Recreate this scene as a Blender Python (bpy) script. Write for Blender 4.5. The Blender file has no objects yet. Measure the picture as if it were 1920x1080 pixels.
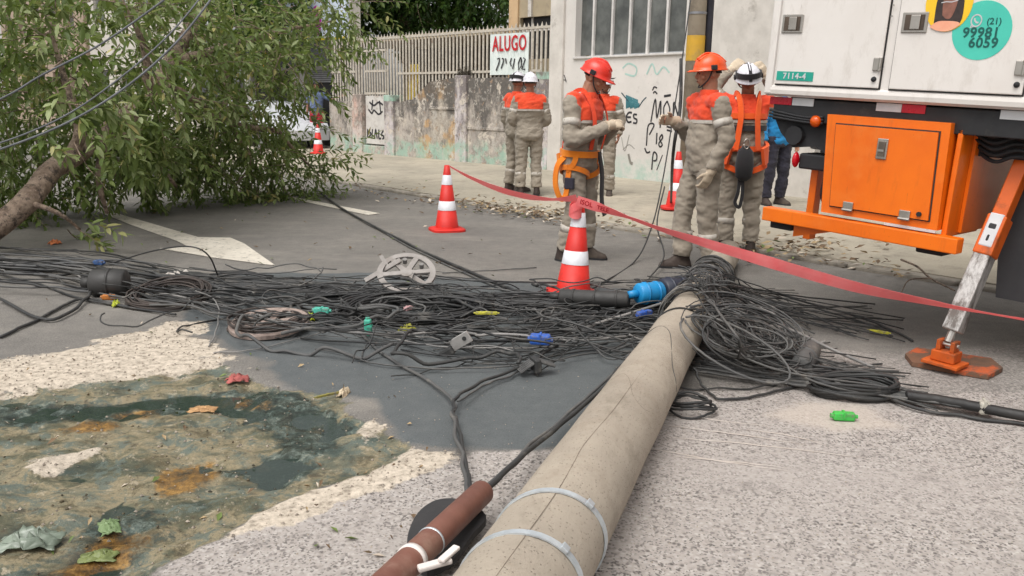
import bpy, bmesh, math, random
import numpy as np
from mathutils import Vector, Matrix, Quaternion, noise as mnoise
from mathutils.kdtree import KDTree
R = math.radians
random.seed(7)
scene = bpy.context.scene
COL = scene.collection

# ---------------------------------------------------------------- camera
FPX, CAM_H, PITCH, ROLL = 1600.0, 1.45, R(12.2), R(1.0)
cd = bpy.data.cameras.new('camera'); cam = bpy.data.objects.new('camera', cd); COL.objects.link(cam)
cd.sensor_width = 36; cd.lens = 36 * FPX / 1920; cd.clip_start = 0.05; cd.clip_end = 2000
cam.location = (0, 0, CAM_H)
cam.rotation_mode = 'QUATERNION'
cam.rotation_quaternion = Quaternion((1, 0, 0), R(90) - PITCH) @ Quaternion((0, 0, 1), ROLL)
scene.camera = cam
# ---------------------------------------------------------------- sky, sun, exposure (bright overcast)
w = bpy.data.worlds.new('World'); scene.world = w; w.use_nodes = True
nt = w.node_tree; nt.nodes.clear()
sky = nt.nodes.new('ShaderNodeTexSky'); sky.sky_type = 'NISHITA'; sky.sun_disc = False
SUN_EL, SUN_AZ = R(62), R(215)
sky.sun_elevation = SUN_EL; sky.sun_rotation = SUN_AZ
sky.air_density = 1.0; sky.dust_density = 4.0; sky.ozone_density = 1.0
hs = nt.nodes.new('ShaderNodeHueSaturation'); hs.inputs['Saturation'].default_value = 0.10
bg = nt.nodes.new('ShaderNodeBackground'); bg.inputs['Strength'].default_value = 0.15
wo = nt.nodes.new('ShaderNodeOutputWorld')
nt.links.new(sky.outputs[0], hs.inputs['Color']); nt.links.new(hs.outputs[0], bg.inputs[0]); nt.links.new(bg.outputs[0], wo.inputs[0])
sd = bpy.data.lights.new('sun', 'SUN'); sun = bpy.data.objects.new('sun', sd); COL.objects.link(sun)
sd.energy = 1.15; sd.angle = R(45); sd.color = (1.0, 0.96, 0.9)
sdir = Vector((math.sin(SUN_AZ) * math.cos(SUN_EL), math.cos(SUN_AZ) * math.cos(SUN_EL), math.sin(SUN_EL)))
sun.rotation_mode = 'QUATERNION'; sun.rotation_quaternion = sdir.to_track_quat('Z', 'Y')
sun.location = sdir * 30
vs = scene.view_settings; vs.view_transform = 'Standard'; vs.look = 'None'; vs.gamma = 1; vs.use_curve_mapping = False
vs.exposure = 0.42

cy = scene.cycles; cy.max_bounces = 6; cy.diffuse_bounces = 3; cy.glossy_bounces = 3; cy.transmission_bounces = 4; cy.transparent_max_bounces = 6

# ---------------------------------------------------------------- pixel -> place helpers (photo is 1920 x 1080)
def ray(px, py):
    a = (px - 960) / FPX; b = (540 - py) / FPX
    c, s = math.cos(ROLL), math.sin(ROLL)
    a2 = a * c - b * s; b2 = a * s + b * c
    return Vector((a2, math.cos(PITCH) + b2 * math.sin(PITCH), -math.sin(PITCH) + b2 * math.cos(PITCH)))
def at(px, py, z=0.0):
    d = ray(px, py); return Vector((0, 0, CAM_H)) + d * ((z - CAM_H) / d.z)
def aty(px, py, Y):
    d = ray(px, py); return Vector((0, 0, CAM_H)) + d * (Y / d.y)

# ---------------------------------------------------------------- materials
def C(r, g, b):
    f = lambda v: ((v / 255 + 0.055) / 1.055) ** 2.4 if v > 10.3 else v / 255 / 12.92
    return (f(r), f(g), f(b), 1)
MATS = {}
class NT:
    """thin helper round a material's node tree"""
    def __init__(s, name):
        s.m = bpy.data.materials.new(name); s.m.use_nodes = True; s.t = s.m.node_tree
        s.b = s.t.nodes['Principled BSDF']; s.out = s.t.nodes['Material Output']
        s.tc = s.n('ShaderNodeTexCoord'); MATS[name] = s.m
    def n(s, t): return s.t.nodes.new(t)
    def l(s, a, b): s.t.links.new(a, b)
    def noise(s, scale, detail=4, rough=.6, co='Object', stretch=None, dist=0):
        x = s.n('ShaderNodeTexNoise'); x.inputs['Scale'].default_value = scale; x.inputs['Detail'].default_value = detail
        x.inputs['Roughness'].default_value = rough; x.inputs['Distortion'].default_value = dist
        src = s.tc.outputs[co]
        if stretch:
            mp = s.n('ShaderNodeMapping'); mp.inputs['Scale'].default_value = stretch; s.l(src, mp.inputs[0]); src = mp.outputs[0]
        s.l(src, x.inputs['Vector']); return x.outputs['Fac']
    def voro(s, scale, out='Distance', co='Object', feature='F1'):
        x = s.n('ShaderNodeTexVoronoi'); x.inputs['Scale'].default_value = scale; x.feature = feature
        s.l(s.tc.outputs[co], x.inputs['Vector']); return x.outputs[out]
    def ramp(s, fac, *stops):
        x = s.n('ShaderNodeValToRGB'); e = x.color_ramp.elements
        while len(e) < len(stops): e.new(.5)
        for el, (p, c) in zip(e, stops):
            el.position = p; el.color = c if isinstance(c, tuple) else (c, c, c, 1)
        s.l(fac, x.inputs[0]); return x.outputs[0]
    def mix(s, fac, a, b, mode='MIX'):
        x = s.n('ShaderNodeMix'); x.data_type = 'RGBA'; x.blend_type = mode
        for v, i in ((fac, 0), (a, 6), (b, 7)):
            if isinstance(v, (tuple, float, int)): x.inputs[i].default_value = (v, v, v, 1) if i > 0 and not isinstance(v, tuple) else v
            else: s.l(v, x.inputs[i])
        return x.outputs[2]
    def math(s, op, a, b=None, clamp=False):
        x = s.n('ShaderNodeMath'); x.operation = op; x.use_clamp = clamp
        for v, i in ((a, 0), (b, 1)):
            if v is None: continue
            if isinstance(v, (float, int)): x.inputs[i].default_value = v
            else: s.l(v, x.inputs[i])
        return x.outputs[0]
    def attr(s, name):
        x = s.n('ShaderNodeAttribute'); x.attribute_name = name; return x.outputs['Fac']
    def sep(s, co='Object'):
        x = s.n('ShaderNodeSeparateXYZ'); s.l(s.tc.outputs[co], x.inputs[0]); return x.outputs
    def bump(s, h, strength=.3, dist=.01):
        x = s.n('ShaderNodeBump'); x.inputs['Strength'].default_value = strength; x.inputs['Distance'].default_value = dist
        s.l(h, x.inputs['Height']); s.l(x.outputs[0], s.b.inputs['Normal'])
    def set(s, col=None, rough=None, metal=None):
        for v, k in ((col, 'Base Color'), (rough, 'Roughness'), (metal, 'Metallic')):
            if v is None: continue
            if isinstance(v, (tuple, float, int)): s.b.inputs[k].default_value = v
            else: s.l(v, s.b.inputs[k])
        return s
def mat(name, c1, c2=None, rough=.6, metal=0, scale=6, bump=0, bscale=40, dirt=None, dscale=3, damt=(.5, .75)):
    """two-tone noisy surface with optional dirt and fine relief"""
    if name in MATS: return MATS[name]
    s = NT(name); c2 = c2 or tuple(v * .8 for v in c1[:3]) + (1,)
    col = s.mix(s.ramp(s.noise(scale, 6), (.35, 0.), (.65, 1.)), c1, c2)
    if dirt: col = s.mix(s.ramp(s.noise(dscale, 8, .7), (damt[0], 0.), (damt[1], 1.)), col, dirt)
    rv = s.ramp(s.noise(scale * 2.3, 4), (.3, max(rough - .08, .05)), (.7, min(rough + .1, 1.)))
    s.set(col, rv, metal)
    if bump: s.bump(s.noise(bscale, 6), bump, .01)
    return s.m

# ---------------------------------------------------------------- mesh builder
def catmull(pts, n=6):
    P = [Vector(p) for p in pts]
    if len(P) < 3: return [P[0].lerp(P[-1], i / n) for i in range(n + 1)]
    P = [P[0] * 2 - P[1]] + P + [P[-1] * 2 - P[-2]]; out = []
    for i in range(1, len(P) - 2):
        a, b, c, d = P[i - 1:i + 3]
        for k in range(n):
            t = k / n
            out.append(.5 * (2 * b + (c - a) * t + (2 * a - 5 * b + 4 * c - d) * t * t + (3 * b - a - 3 * c + d) * t ** 3))
    out.append(P[-2]); return out
def lerp_list(v, n):
    """resample a list of numbers to n entries"""
    return [float(x) for x in np.interp(np.linspace(0, len(v) - 1, n), range(len(v)), v)]
class MB:
    def __init__(s): s.v = []; s.f = []; s.mi = []
    def add(s, vs, fs, m=0):
        o = len(s.v); s.v += [tuple(v) for v in vs]; s.f += [tuple(i + o for i in f) for f in fs]; s.mi += [m] * len(fs); return s
    def box(s, lo, hi, m=0, bev=0.0):
        (x0, y0, z0), (x1, y1, z1) = lo, hi
        if not bev:
            v = [(x, y, z) for z in (z0, z1) for y in (y0, y1) for x in (x0, x1)]
            return s.add(v, [(0, 2, 3, 1), (4, 5, 7, 6), (0, 1, 5, 4), (2, 6, 7, 3), (0, 4, 6, 2), (1, 3, 7, 5)], m)
        bm = bmesh.new(); bmesh.ops.create_cube(bm, size=1)
        for v in bm.verts: v.co = Vector(((x0 + x1) / 2 + v.co.x * (x1 - x0), (y0 + y1) / 2 + v.co.y * (y1 - y0), (z0 + z1) / 2 + v.co.z * (z1 - z0)))
        bmesh.ops.bevel(bm, geom=bm.edges[:], offset=bev, segments=2, profile=.5, affect='EDGES')
        bm.verts.index_update(); s.add([v.co for v in bm.verts], [[v.index for v in f.verts] for f in bm.faces], m); bm.free(); return s
    def tube(s, pts, r, n=8, m=0, cap=True, sq=1.0, up=None):
        """sweep; r number or list; sq squashes the second axis"""
        P = [Vector(p) for p in pts]; k = len(P); rr = [r] * k if isinstance(r, (int, float)) else lerp_list(r, k)
        T = [(P[min(i + 1, k - 1)] - P[max(i - 1, 0)]).normalized() for i in range(k)]
        a = Vector(up) if up else (Vector((0, 0, 1)) if abs(T[0].z) < .9 else Vector((0, 1, 0)))
        vs = []
        for i in range(k):
            a = a - T[i] * a.dot(T[i])
            a = a.normalized() if a.length > 1e-6 else T[i].orthogonal().normalized()
            b = T[i].cross(a)
            for j in range(n):
                t = 2 * math.pi * j / n; vs.append(P[i] + (b * math.cos(t) + a * math.sin(t) * sq) * rr[i])
        fs = [(i * n + j, i * n + (j + 1) % n, (i + 1) * n + (j + 1) % n, (i + 1) * n + j) for i in range(k - 1) for j in range(n)]
        if cap: fs += [tuple(range(n - 1, -1, -1)), tuple(range((k - 1) * n, k * n))]
        return s.add(vs, fs, m)
    def rings(s, rg, m=0, cap=True):
        """rg: list of rings (equal vertex count)"""
        n = len(rg[0]); k = len(rg); vs = [v for r_ in rg for v in r_]
        fs = [(i * n + j, i * n + (j + 1) % n, (i + 1) * n + (j + 1) % n, (i + 1) * n + j) for i in range(k - 1) for j in range(n)]
        if cap: fs += [tuple(range(n - 1, -1, -1)), tuple(range((k - 1) * n, k * n))]
        return s.add(vs, fs, m)
    def ell(s, c, r, m=0, n=14, k=9, rot=None):
        c = Vector(c); rg = []
        for i in range(k + 1):
            p = math.pi * i / k; ring = []
            for j in range(n):
                t = 2 * math.pi * j / n
                v = Vector((r[0] * math.sin(p) * math.cos(t), r[1] * math.sin(p) * math.sin(t), -r[2] * math.cos(p)))
                if rot: v = rot @ v
                ring.append(c + v)
            if i in (0, k): ring = [c + (rot @ Vector((0, 0, -r[2] if i == 0 else r[2])) if rot else Vector((0, 0, -r[2] if i == 0 else r[2]))) + (q - c) * .02 for q in ring]
            rg.append(ring)
        return s.rings(rg, m)
    def prism(s, poly, z0, z1, m=0):
        """poly in xy, extruded in z"""
        n = len(poly); v = [(x, y, z0) for x, y in poly] + [(x, y, z1) for x, y in poly]
        return s.add(v, [tuple(range(n - 1, -1, -1)), tuple(range(n, 2 * n))] + [(i, (i + 1) % n, n + (i + 1) % n, n + i) for i in range(n)], m)
    def xf(s, M): s.v = [tuple(M @ Vector(v)) for v in s.v]; return s
    def mesh(s, name, mats, smooth=False):
        me = bpy.data.meshes.new(name); me.from_pydata(s.v, [], s.f)
        for m_ in (mats if isinstance(mats, (list, tuple)) else [mats]): me.materials.append(m_)
        if len(me.materials) > 1: me.polygons.foreach_set('material_index', s.mi)
        if smooth: me.polygons.foreach_set('use_smooth', [True] * len(me.polygons))
        me.update(); return me
    def build(s, name, mats, parent=None, smooth=False, fixn=False):
        me = s.mesh(name, mats, smooth)
        if fixn: fix_normals(me)
        return link(name, me, parent)
def fix_normals(me):
    bm = bmesh.new(); bm.from_mesh(me); bmesh.ops.recalc_face_normals(bm, faces=bm.faces[:]); bm.to_mesh(me); bm.free()
def link(name, me, parent=None):
    o = bpy.data.objects.new(name, me); COL.objects.link(o)
    if parent: o.parent = parent
    return o
def tag(o, label=None, cat=None, group=None, kind=None):
    for k, v in (('label', label), ('category', cat), ('group', group), ('kind', kind)):
        if v: o[k] = v
    return o
def thing(name, label, cat, M=None, group=None):
    o = bpy.data.objects.new(name, None); COL.objects.link(o); o.empty_display_size = .1
    if M is not None: o.matrix_world = M
    return tag(o, label, cat, group)
def dup(o, parent=None):
    c = o.copy(); COL.objects.link(c); c.parent = parent
    for ch in list(o.children): dup(ch, c)
    return c
def frame(O, ax, ay, az=None):
    ax = Vector(ax).normalized(); ay = Vector(ay); ay = (ay - ax * ay.dot(ax)).normalized(); az = ax.cross(ay)
    M = Matrix((ax, ay, az)).transposed().to_4x4(); M.translation = Vector(O); return M
def remesh(mb, name, voxel, mats, it=4, fold=0, matfn=None, seed=0, fs=(10, 10, 20)):
    """closed overlapping shapes -> one continuous surface"""
    me = mb.mesh(name + '_src', []); fix_normals(me)
    o = bpy.data.objects.new(name + '_src', me); COL.objects.link(o)
    md = o.modifiers.new('r', 'REMESH'); md.mode = 'VOXEL'; md.voxel_size = voxel
    sm = o.modifiers.new('s', 'SMOOTH'); sm.iterations = it; sm.factor = .5
    bpy.context.view_layer.update()
    dg = bpy.context.evaluated_depsgraph_get(); out = bpy.data.meshes.new_from_object(o.evaluated_get(dg)); out.name = name
    bpy.data.objects.remove(o); bpy.data.meshes.remove(me)
    if fold:
        nn = [v.normal.copy() for v in out.vertices]
        for v, n_ in zip(out.vertices, nn):
            c = v.co; q = Vector((c.x * fs[0] + seed, c.y * fs[1], c.z * fs[2] + 4 * c.x))
            v.co = c + n_ * fold * (mnoise.noise(q) + .5 * (1 - 2 * abs(mnoise.noise(q * 2.1))) - .2)
    out.materials.clear()
    for m_ in mats: out.materials.append(m_)
    out.polygons.foreach_set('use_smooth', [True] * len(out.polygons))
    if matfn:
        for p in out.polygons: p.material_index = matfn(p.center)
    out.update(); return out
def text_mesh(body, size, name='lettering', ext=.001, shear=0, bold=0, align='CENTER', sp=1.0):
    cu = bpy.data.curves.new(name, 'FONT'); cu.body = body; cu.size = size; cu.align_x = align; cu.align_y = 'CENTER'
    cu.extrude = ext; cu.shear = shear; cu.space_character = sp; cu.offset = bold; cu.resolution_u = 3
    o = bpy.data.objects.new(name, cu); COL.objects.link(o); bpy.context.view_layer.update()
    me = bpy.data.meshes.new_from_object(o.evaluated_get(bpy.context.evaluated_depsgraph_get())); me.name = name
    bpy.data.objects.remove(o); return me
def text(body, size, m, parent, loc, name='lettering', **k):
    """lettering on a plane x = right, z = up, facing -y of the parent"""
    me = text_mesh(body, size, name, **k); me.materials.clear(); me.materials.append(m)
    o = link(name, me, parent); o.location = loc; o.rotation_euler = (R(90), 0, 0); return o
def stroke(mb, pts, wd, y, m=0, th=.002):
    """flat painted line in the xz plane"""
    P = [Vector((p[0], 0, p[1])) for p in pts]; L = []
    for i, p in enumerate(P):
        t = (P[min(i + 1, len(P) - 1)] - P[max(i - 1, 0)]); t = t.normalized() if t.length > 1e-6 else Vector((1, 0, 0))
        q = Vector((-t.z, 0, t.x)) * wd / 2; L.append((p - q, p + q))
    v = []; f = []
    for a, b in L: v += [(a.x, y, a.z), (b.x, y, b.z)]
    for i in range(len(L) - 1): f.append((2 * i, 2 * i + 1, 2 * i + 3, 2 * i + 2))
    mb.add(v, f, m); return mb
U = Vector((-.643, .766, 0)); N = Vector((.766, .643, 0))     # along the street, across it towards the pavement
KERB = 7.42
Z_UP = Vector((0, 0, 1))
# ================================================================ GROUND
rng = np.random.default_rng(3)
def vnoise(x, y, sc, seed):
    r = np.random.default_rng(seed); g = r.random((256, 256)); x = x * sc + 100; y = y * sc + 100
    xi = np.floor(x).astype(int); yi = np.floor(y).astype(int); fx = x - xi; fy = y - yi
    fx = fx * fx * (3 - 2 * fx); fy = fy * fy * (3 - 2 * fy); G = lambda a, b: g[a % 256, b % 256]
    return (G(xi, yi) * (1 - fx) + G(xi + 1, yi) * fx) * (1 - fy) + (G(xi, yi + 1) * (1 - fx) + G(xi + 1, yi + 1) * fx) * fy
def fbm(x, y, sc, seed, o=4):
    s = 0; a = .5
    for i in range(o): s = s + a * vnoise(x, y, sc * 2 ** i, seed + i); a *= .5
    return s / (1 - .5 ** o)
def sdist(X, Y, poly):
    """signed distance to a polygon (positive inside)"""
    d = np.full(X.shape, 1e9); ins = np.zeros(X.shape, bool); n = len(poly)
    for i in range(n):
        (x0, y0), (x1, y1) = poly[i], poly[(i + 1) % n]
        ex, ey = x1 - x0, y1 - y0; t = np.clip(((X - x0) * ex + (Y - y0) * ey) / (ex * ex + ey * ey + 1e-12), 0, 1)
        d = np.minimum(d, np.hypot(X - x0 - t * ex, Y - y0 - t * ey))
        c = ((y0 > Y) != (y1 > Y)) & (X < ex * (Y - y0) / (ey if abs(ey) > 1e-12 else 1e-12) + x0); ins ^= c
    return np.where(ins, d, -d)
def pxpoly(pts): return [tuple(at(*p)[:2]) for p in pts]
GX0, GX1, GY0, GY1, GS = -6.6, 6.6, 1.2, 10.2, .03
xs = np.arange(GX0, GX1 + 1e-6, GS); ys = np.arange(GY0, GY1 + 1e-6, GS)
X, Y = np.meshgrid(xs, ys); ny, nx = X.shape
def mask(pts, wd=.05, amp=.12, sc=5, seed=1):
    s = sdist(X, Y, pxpoly(pts)) + amp * (fbm(X, Y, sc, seed) - .5) * 2
    t = np.clip(s / (2 * wd) + .5, 0, 1); return t * t * (3 - 2 * t)
m_dark = mask([(300, 530), (345, 590), (375, 620), (430, 660), (560, 730), (650, 745), (760, 830), (850, 850), (1000, 850), (1130, 800), (1300, 640), (1300, 555), (1000, 530), (700, 512), (500, 512)], .12, .16, 3, 11)
m_agg = mask([(250, 1110), (415, 1008), (640, 930), (862, 858), (1010, 842), (1150, 770), (1240, 720), (1400, 735), (1560, 735), (1800, 745), (2400, 700), (2600, 1300), (1000, 1500), (100, 1300)], .10, .12, 4, 21)
m_agg = np.maximum(m_agg, .5 * mask([(1240, 720), (1330, 640), (1560, 650), (2400, 600), (2600, 800), (1300, 800)], .3, .3, 2, 22))
m_mud = mask([(-900, 760), (0, 735), (200, 705), (330, 690), (420, 685), (520, 720), (600, 735), (690, 785), (775, 838), (700, 875), (560, 930), (410, 1005), (230, 1110), (0, 1300), (-800, 1300)], .05, .09, 6, 31)
m_sand = np.maximum(mask([(-500, 760), (-60, 682), (150, 650), (320, 606), (368, 606), (385, 640), (430, 690), (340, 696), (220, 712), (0, 738), (-400, 800)], .10, .16, 9, 41),
                    mask([(405, 1012), (500, 952), (640, 902), (760, 848), (778, 836), (800, 850), (852, 846), (862, 860), (720, 918), (560, 978)], .035, .05, 16, 45))
m_sand = np.maximum(m_sand, 1.0 * mask([(40, 882), (60, 856), (200, 836), (150, 866), (80, 892)], .05, .05, 12, 46))
m_sand = np.maximum(m_sand, .7 * mask([(655, 805), (700, 785), (730, 800), (690, 825)], .05, .06, 14, 47))
m_wet = mask([(-700, 830), (0, 752), (200, 745), (420, 728), (560, 745), (560, 775), (380, 760), (180, 785), (0, 795), (-700, 900)], .06, .07, 5, 51)
m_deep = m_wet * m_mud * np.clip((fbm(X, Y, 4.5, 57) - .40) * 4, 0, .8)
m_wet = np.maximum(m_wet, mask([(470, 760), (560, 745), (640, 800), (600, 870), (520, 900), (420, 880), (500, 830)], .12, .16, 7, 52) * .8)
m_ochre = np.maximum(mask([(280, 905), (300, 870), (400, 858), (420, 880), (370, 920), (300, 930)], .08, .07, 6, 61), mask([(80, 1060), (200, 985), (300, 990), (240, 1060), (100, 1110)], .1, .08, 6, 62))
m_ochre = np.maximum(m_ochre, mask([(100, 800), (190, 775), (240, 790), (180, 815)], .07, .06, 6, 63)); m_ochre = np.maximum(m_ochre, .8 * mask([(190, 770), (290, 755), (300, 775), (210, 785)], .06, .06, 6, 64))
m_ochre = np.maximum(m_ochre, .7 * mask([(380, 735), (480, 730), (520, 760), (420, 760)], .06, .06, 6, 65))
m_pale = mask([(1440, 780), (1500, 755), (1620, 760), (1680, 800), (1560, 808)], .05, .04, 9, 71)
m_wet = np.clip(m_wet + .5 * m_mud * np.clip(fbm(X, Y, 2.2, 53) - .6, 0, 1) * 6, 0, 1) * m_mud
Zg = -.016 * m_mud * (.3 + fbm(X, Y, 3, 81)) - .04 * m_deep - .034 * m_wet * np.clip((fbm(X, Y, 5.5, 58) - .46) * 5, 0, 1) + .045 * m_mud * (fbm(X, Y, 9, 82) - .5) + .02 * m_mud * (vnoise(X, Y, 16, 86) - .5) + .012 * m_sand * fbm(X, Y, 25, 83) + .006 * (fbm(X, Y, 1.2, 84) - .5) + .004 * m_agg * (vnoise(X, Y, 30, 85) - .5)
edge = np.clip(np.minimum(np.minimum(X - GX0, GX1 - X), np.minimum(Y - GY0, GY1 - Y)) / .4, 0, 1); Zg = Zg * edge
def ground_z(x, y):
    i = int((x - GX0) / GS); j = int((y - GY0) / GS)
    return float(Zg[j, i]) if 0 <= i < nx and 0 <= j < ny else 0.0
co = np.stack([X, Y, Zg], -1).reshape(-1, 3)
idx = np.arange(nx * ny).reshape(ny, nx)
fc = np.stack([idx[:-1, :-1], idx[:-1, 1:], idx[1:, 1:], idx[1:, :-1]], -1).reshape(-1, 4)
B = 400.0; n0 = nx * ny
ev = [(-B, -B), (B, -B), (-B, GY0), (GX0, GY0), (GX1, GY0), (B, GY0), (-B, GY1), (GX0, GY1), (GX1, GY1), (B, GY1), (-B, B), (B, B), (GX0, -B), (GX1, -B), (GX0, B), (GX1, B)]
ef = [(0, 12, 3, 2), (12, 13, 4, 3), (13, 1, 5, 4), (2, 3, 7, 6), (4, 5, 9, 8), (6, 7, 14, 10), (7, 8, 15, 14), (8, 9, 11, 15)]
co = np.vstack([co, np.array([(x, y, 0) for x, y in ev])]); fc = np.vstack([fc, np.array(ef) + n0])
me = bpy.data.meshes.new('road'); me.vertices.add(len(co)); me.vertices.foreach_set('co', co.ravel())
me.loops.add(len(fc) * 4); me.loops.foreach_set('vertex_index', fc.ravel()); me.polygons.add(len(fc)); me.polygons.foreach_set('loop_start', np.arange(len(fc)) * 4)
me.polygons.foreach_set('use_smooth', np.ones(len(fc), bool)); me.update(calc_edges=True); me.validate()
for nm, a in (('m_dark', m_dark), ('m_agg', m_agg), ('m_mud', m_mud), ('m_sand', m_sand), ('m_wet', m_wet), ('m_ochre', m_ochre), ('m_pale', m_pale)):
    at_ = me.attributes.new(nm, 'FLOAT', 'POINT'); at_.data.foreach_set('value', np.concatenate([a.ravel(), np.zeros(len(ev))]).astype(np.float32))
road = tag(link('road', me), kind='structure')

s = NT('road_surface')
fine = s.noise(120, 3, .7); med = s.noise(9, 6, .65); big = s.noise(.9, 5, .6); grit = s.noise(45, 4, .75)
def sharp(nm, amp=.55, lo=.42, hi=.58, nz=None):
    v = s.math('ADD', s.attr(nm), s.math('MULTIPLY', s.math('SUBTRACT', nz if nz is not None else grit, .5), amp))
    return s.ramp(v, (lo, 0.), (hi, 1.))
asph = s.mix(s.ramp(big, (.3, 0.), (.7, 1.)), C(118, 114, 109), C(136, 131, 124))
asph = s.mix(s.ramp(med, (.35, 0.), (.75, .45)), asph, C(86, 83, 80))
asph = s.mix(s.ramp(fine, (.34, .7), (.52, 0.)), asph, C(66, 64, 62)); asph = s.mix(s.ramp(s.noise(75, 3, .7), (.58, 0.), (.7, .5)), asph, C(164, 158, 150)); asph = s.mix(s.ramp(s.noise(1.3, 5, .7, stretch=(.5, 1.3, 1)), (.52, 0.), (.7, .4)), asph, C(150, 144, 135))
col = asph
dark = s.mix(s.ramp(med, (.3, 0.), (.7, 1.)), C(86, 90, 91), C(97, 100, 100)); dark = s.mix(s.ramp(fine, (.36, .55), (.5, 0.)), dark, C(66, 68, 69)); dark = s.mix(s.ramp(s.noise(90, 3, .7), (.6, 0.), (.72, .4)), dark, C(132, 132, 130))
dark = s.mix(s.ramp(s.noise(3.2, 6, .7), (.6, 0.), (.78, .4)), dark, C(118, 116, 110))
col = s.mix(sharp('m_dark', .35, .3, .7, med), col, dark)
# exposed aggregate
vc = s.voro(62, 'Color'); sx = s.n('ShaderNodeSeparateColor'); s.l(vc, sx.inputs[0]); vd = s.voro(62, 'Distance')
stone = s.ramp(sx.outputs[0], (.0, C(80, 75, 73)), (.13, C(116, 109, 106)), (.22, C(168, 161, 156)), (.7, C(186, 179, 173)), (1., C(140, 134, 130)))
agg = s.mix(s.ramp(vd, (.25, 0.), (.62, .8)), stone, C(162, 154, 147))
vc2 = s.voro(150, 'Color'); sx2 = s.n('ShaderNodeSeparateColor'); s.l(vc2, sx2.inputs[0])
agg = s.mix(s.ramp(sx2.outputs[1], (.13, .8), (.18, 0.)), agg, C(84, 79, 76))
agg = s.mix(s.ramp(s.noise(1.1, 6, .65, stretch=(.6, 1.6, 1)), (.42, .0), (.64, .55)), agg, C(166, 158, 152))
agg = s.mix(s.ramp(s.noise(6, 6, .7), (.56, 0.), (.72, .55)), agg, C(112, 106, 101))
col = s.mix(sharp('m_agg', .7, .4, .6), col, agg)
# mud: patchy silt, slime and wet streaks
n1 = s.noise(2.4, 6, .72, stretch=(.9, 1.2, 1), dist=.4); n2 = s.noise(6.5, 6, .78, dist=.35); n3 = s.noise(15, 5, .8, dist=.2); n4 = s.noise(33, 6, .8)
mud = s.ramp(n1, (.34, C(58, 64, 54)), (.43, C(96, 94, 74)), (.5, C(140, 128, 102)), (.56, C(108, 106, 88)), (.66, C(62, 74, 68)))
mud = s.mix(s.ramp(n2, (.53, 0.), (.58, .85)), mud, C(92, 102, 94)); mud = s.mix(s.ramp(n2, (.38, .85), (.45, 0.)), mud, C(84, 76, 56))
mud = s.mix(s.ramp(s.noise(3.7, 6, .75, stretch=(.8, 1.3, 1), dist=.5), (.58, 0.), (.64, .8)), mud, C(62, 72, 66))
mud = s.mix(s.ramp(n3, (.58, 0.), (.64, .75)), mud, C(168, 156, 134)); mud = s.mix(s.ramp(n3, (.36, .8), (.42, 0.)), mud, C(70, 64, 50)); mud = s.mix(s.ramp(n4, (.34, .85), (.41, 0.)), mud, C(56, 50, 42)); mud = s.mix(s.ramp(n4, (.62, 0.), (.68, .6)), mud, C(186, 174, 154))
nw = s.math('ADD', s.math('MULTIPLY', n2, .6), s.math('MULTIPLY', n3, .4))
wetc = s.ramp(n3, (.38, C(24, 32, 28)), (.5, C(46, 58, 52)), (.6, C(92, 104, 98)), (.68, C(136, 136, 120))); wetm = sharp('m_wet', 2.6, .42, .7, nw)
och = s.ramp(n3, (.36, C(50, 36, 14)), (.5, C(112, 76, 20)), (.64, C(160, 118, 48))); ochm = sharp('m_ochre', 3.0, .45, .85, nw)
mud = s.mix(s.math('MULTIPLY', wetm, .9), mud, wetc); mud = s.mix(s.math('MULTIPLY', ochm, .8), mud, och)
mudm = sharp('m_mud', 1.2, .4, .6, n3); col = s.mix(mudm, col, mud)
sn = s.noise(22, 8, .78); sand = s.ramp(sn, (.36, C(132, 122, 109)), (.46, C(178, 166, 150)), (.6, C(206, 193, 176))); sand = s.mix(s.ramp(n4, (.36, .9), (.43, 0.)), sand, C(92, 83, 73))
sandm = sharp('m_sand', 2.6, .4, .62, s.math('ADD', s.math('MULTIPLY', n4, .5), s.math('MULTIPLY', s.noise(7, 8, .75), .5)))
col = s.mix(sandm, col, sand)
col = s.mix(s.math('MULTIPLY', s.attr('m_pale'), .6), col, C(188, 176, 164))
rgh = s.mix(s.math('MULTIPLY', mudm, s.ramp(n2, (.4, 1.), (.6, .55))), .88, s.mix(wetm, .36, .14))
s.set(col, rgh); s.b.inputs['Specular IOR Level'].default_value = .35
h = s.math('ADD', s.math('MULTIPLY', fine, .5), s.math('ADD', s.math('MULTIPLY', grit, .8), s.math('MULTIPLY', s.math('SUBTRACT', 1.0, vd), s.math('MULTIPLY', s.attr('m_agg'), .35))))
h = s.math('ADD', h, s.math('MULTIPLY', s.math('ADD', n3, n4), s.math('MULTIPLY', mudm, 1.5)))
s.bump(h, .4, .009); me.materials.append(s.m)

# standing water in the broken hole
s = NT('murky_water'); s.set((.04, .062, .05, 1), .06); s.b.inputs['Specular IOR Level'].default_value = .6; s.b.inputs['Alpha'].default_value = .45
s.l(s.ramp(s.noise(5, 6, .7), (.4, .04), (.7, .16)), s.b.inputs['Roughness']); s.bump(s.noise(9, 4), .06, .01)
mb = MB(); wp = pxpoly([(-700, 780), (0, 738), (300, 705), (500, 722), (640, 748), (740, 835), (640, 890), (400, 985), (200, 1100), (-600, 1250)]); mb.prism(wp, -.034, -.033)
o = mb.build('puddle_water', s.m, None, False, True); tag(o, kind='structure')
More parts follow.
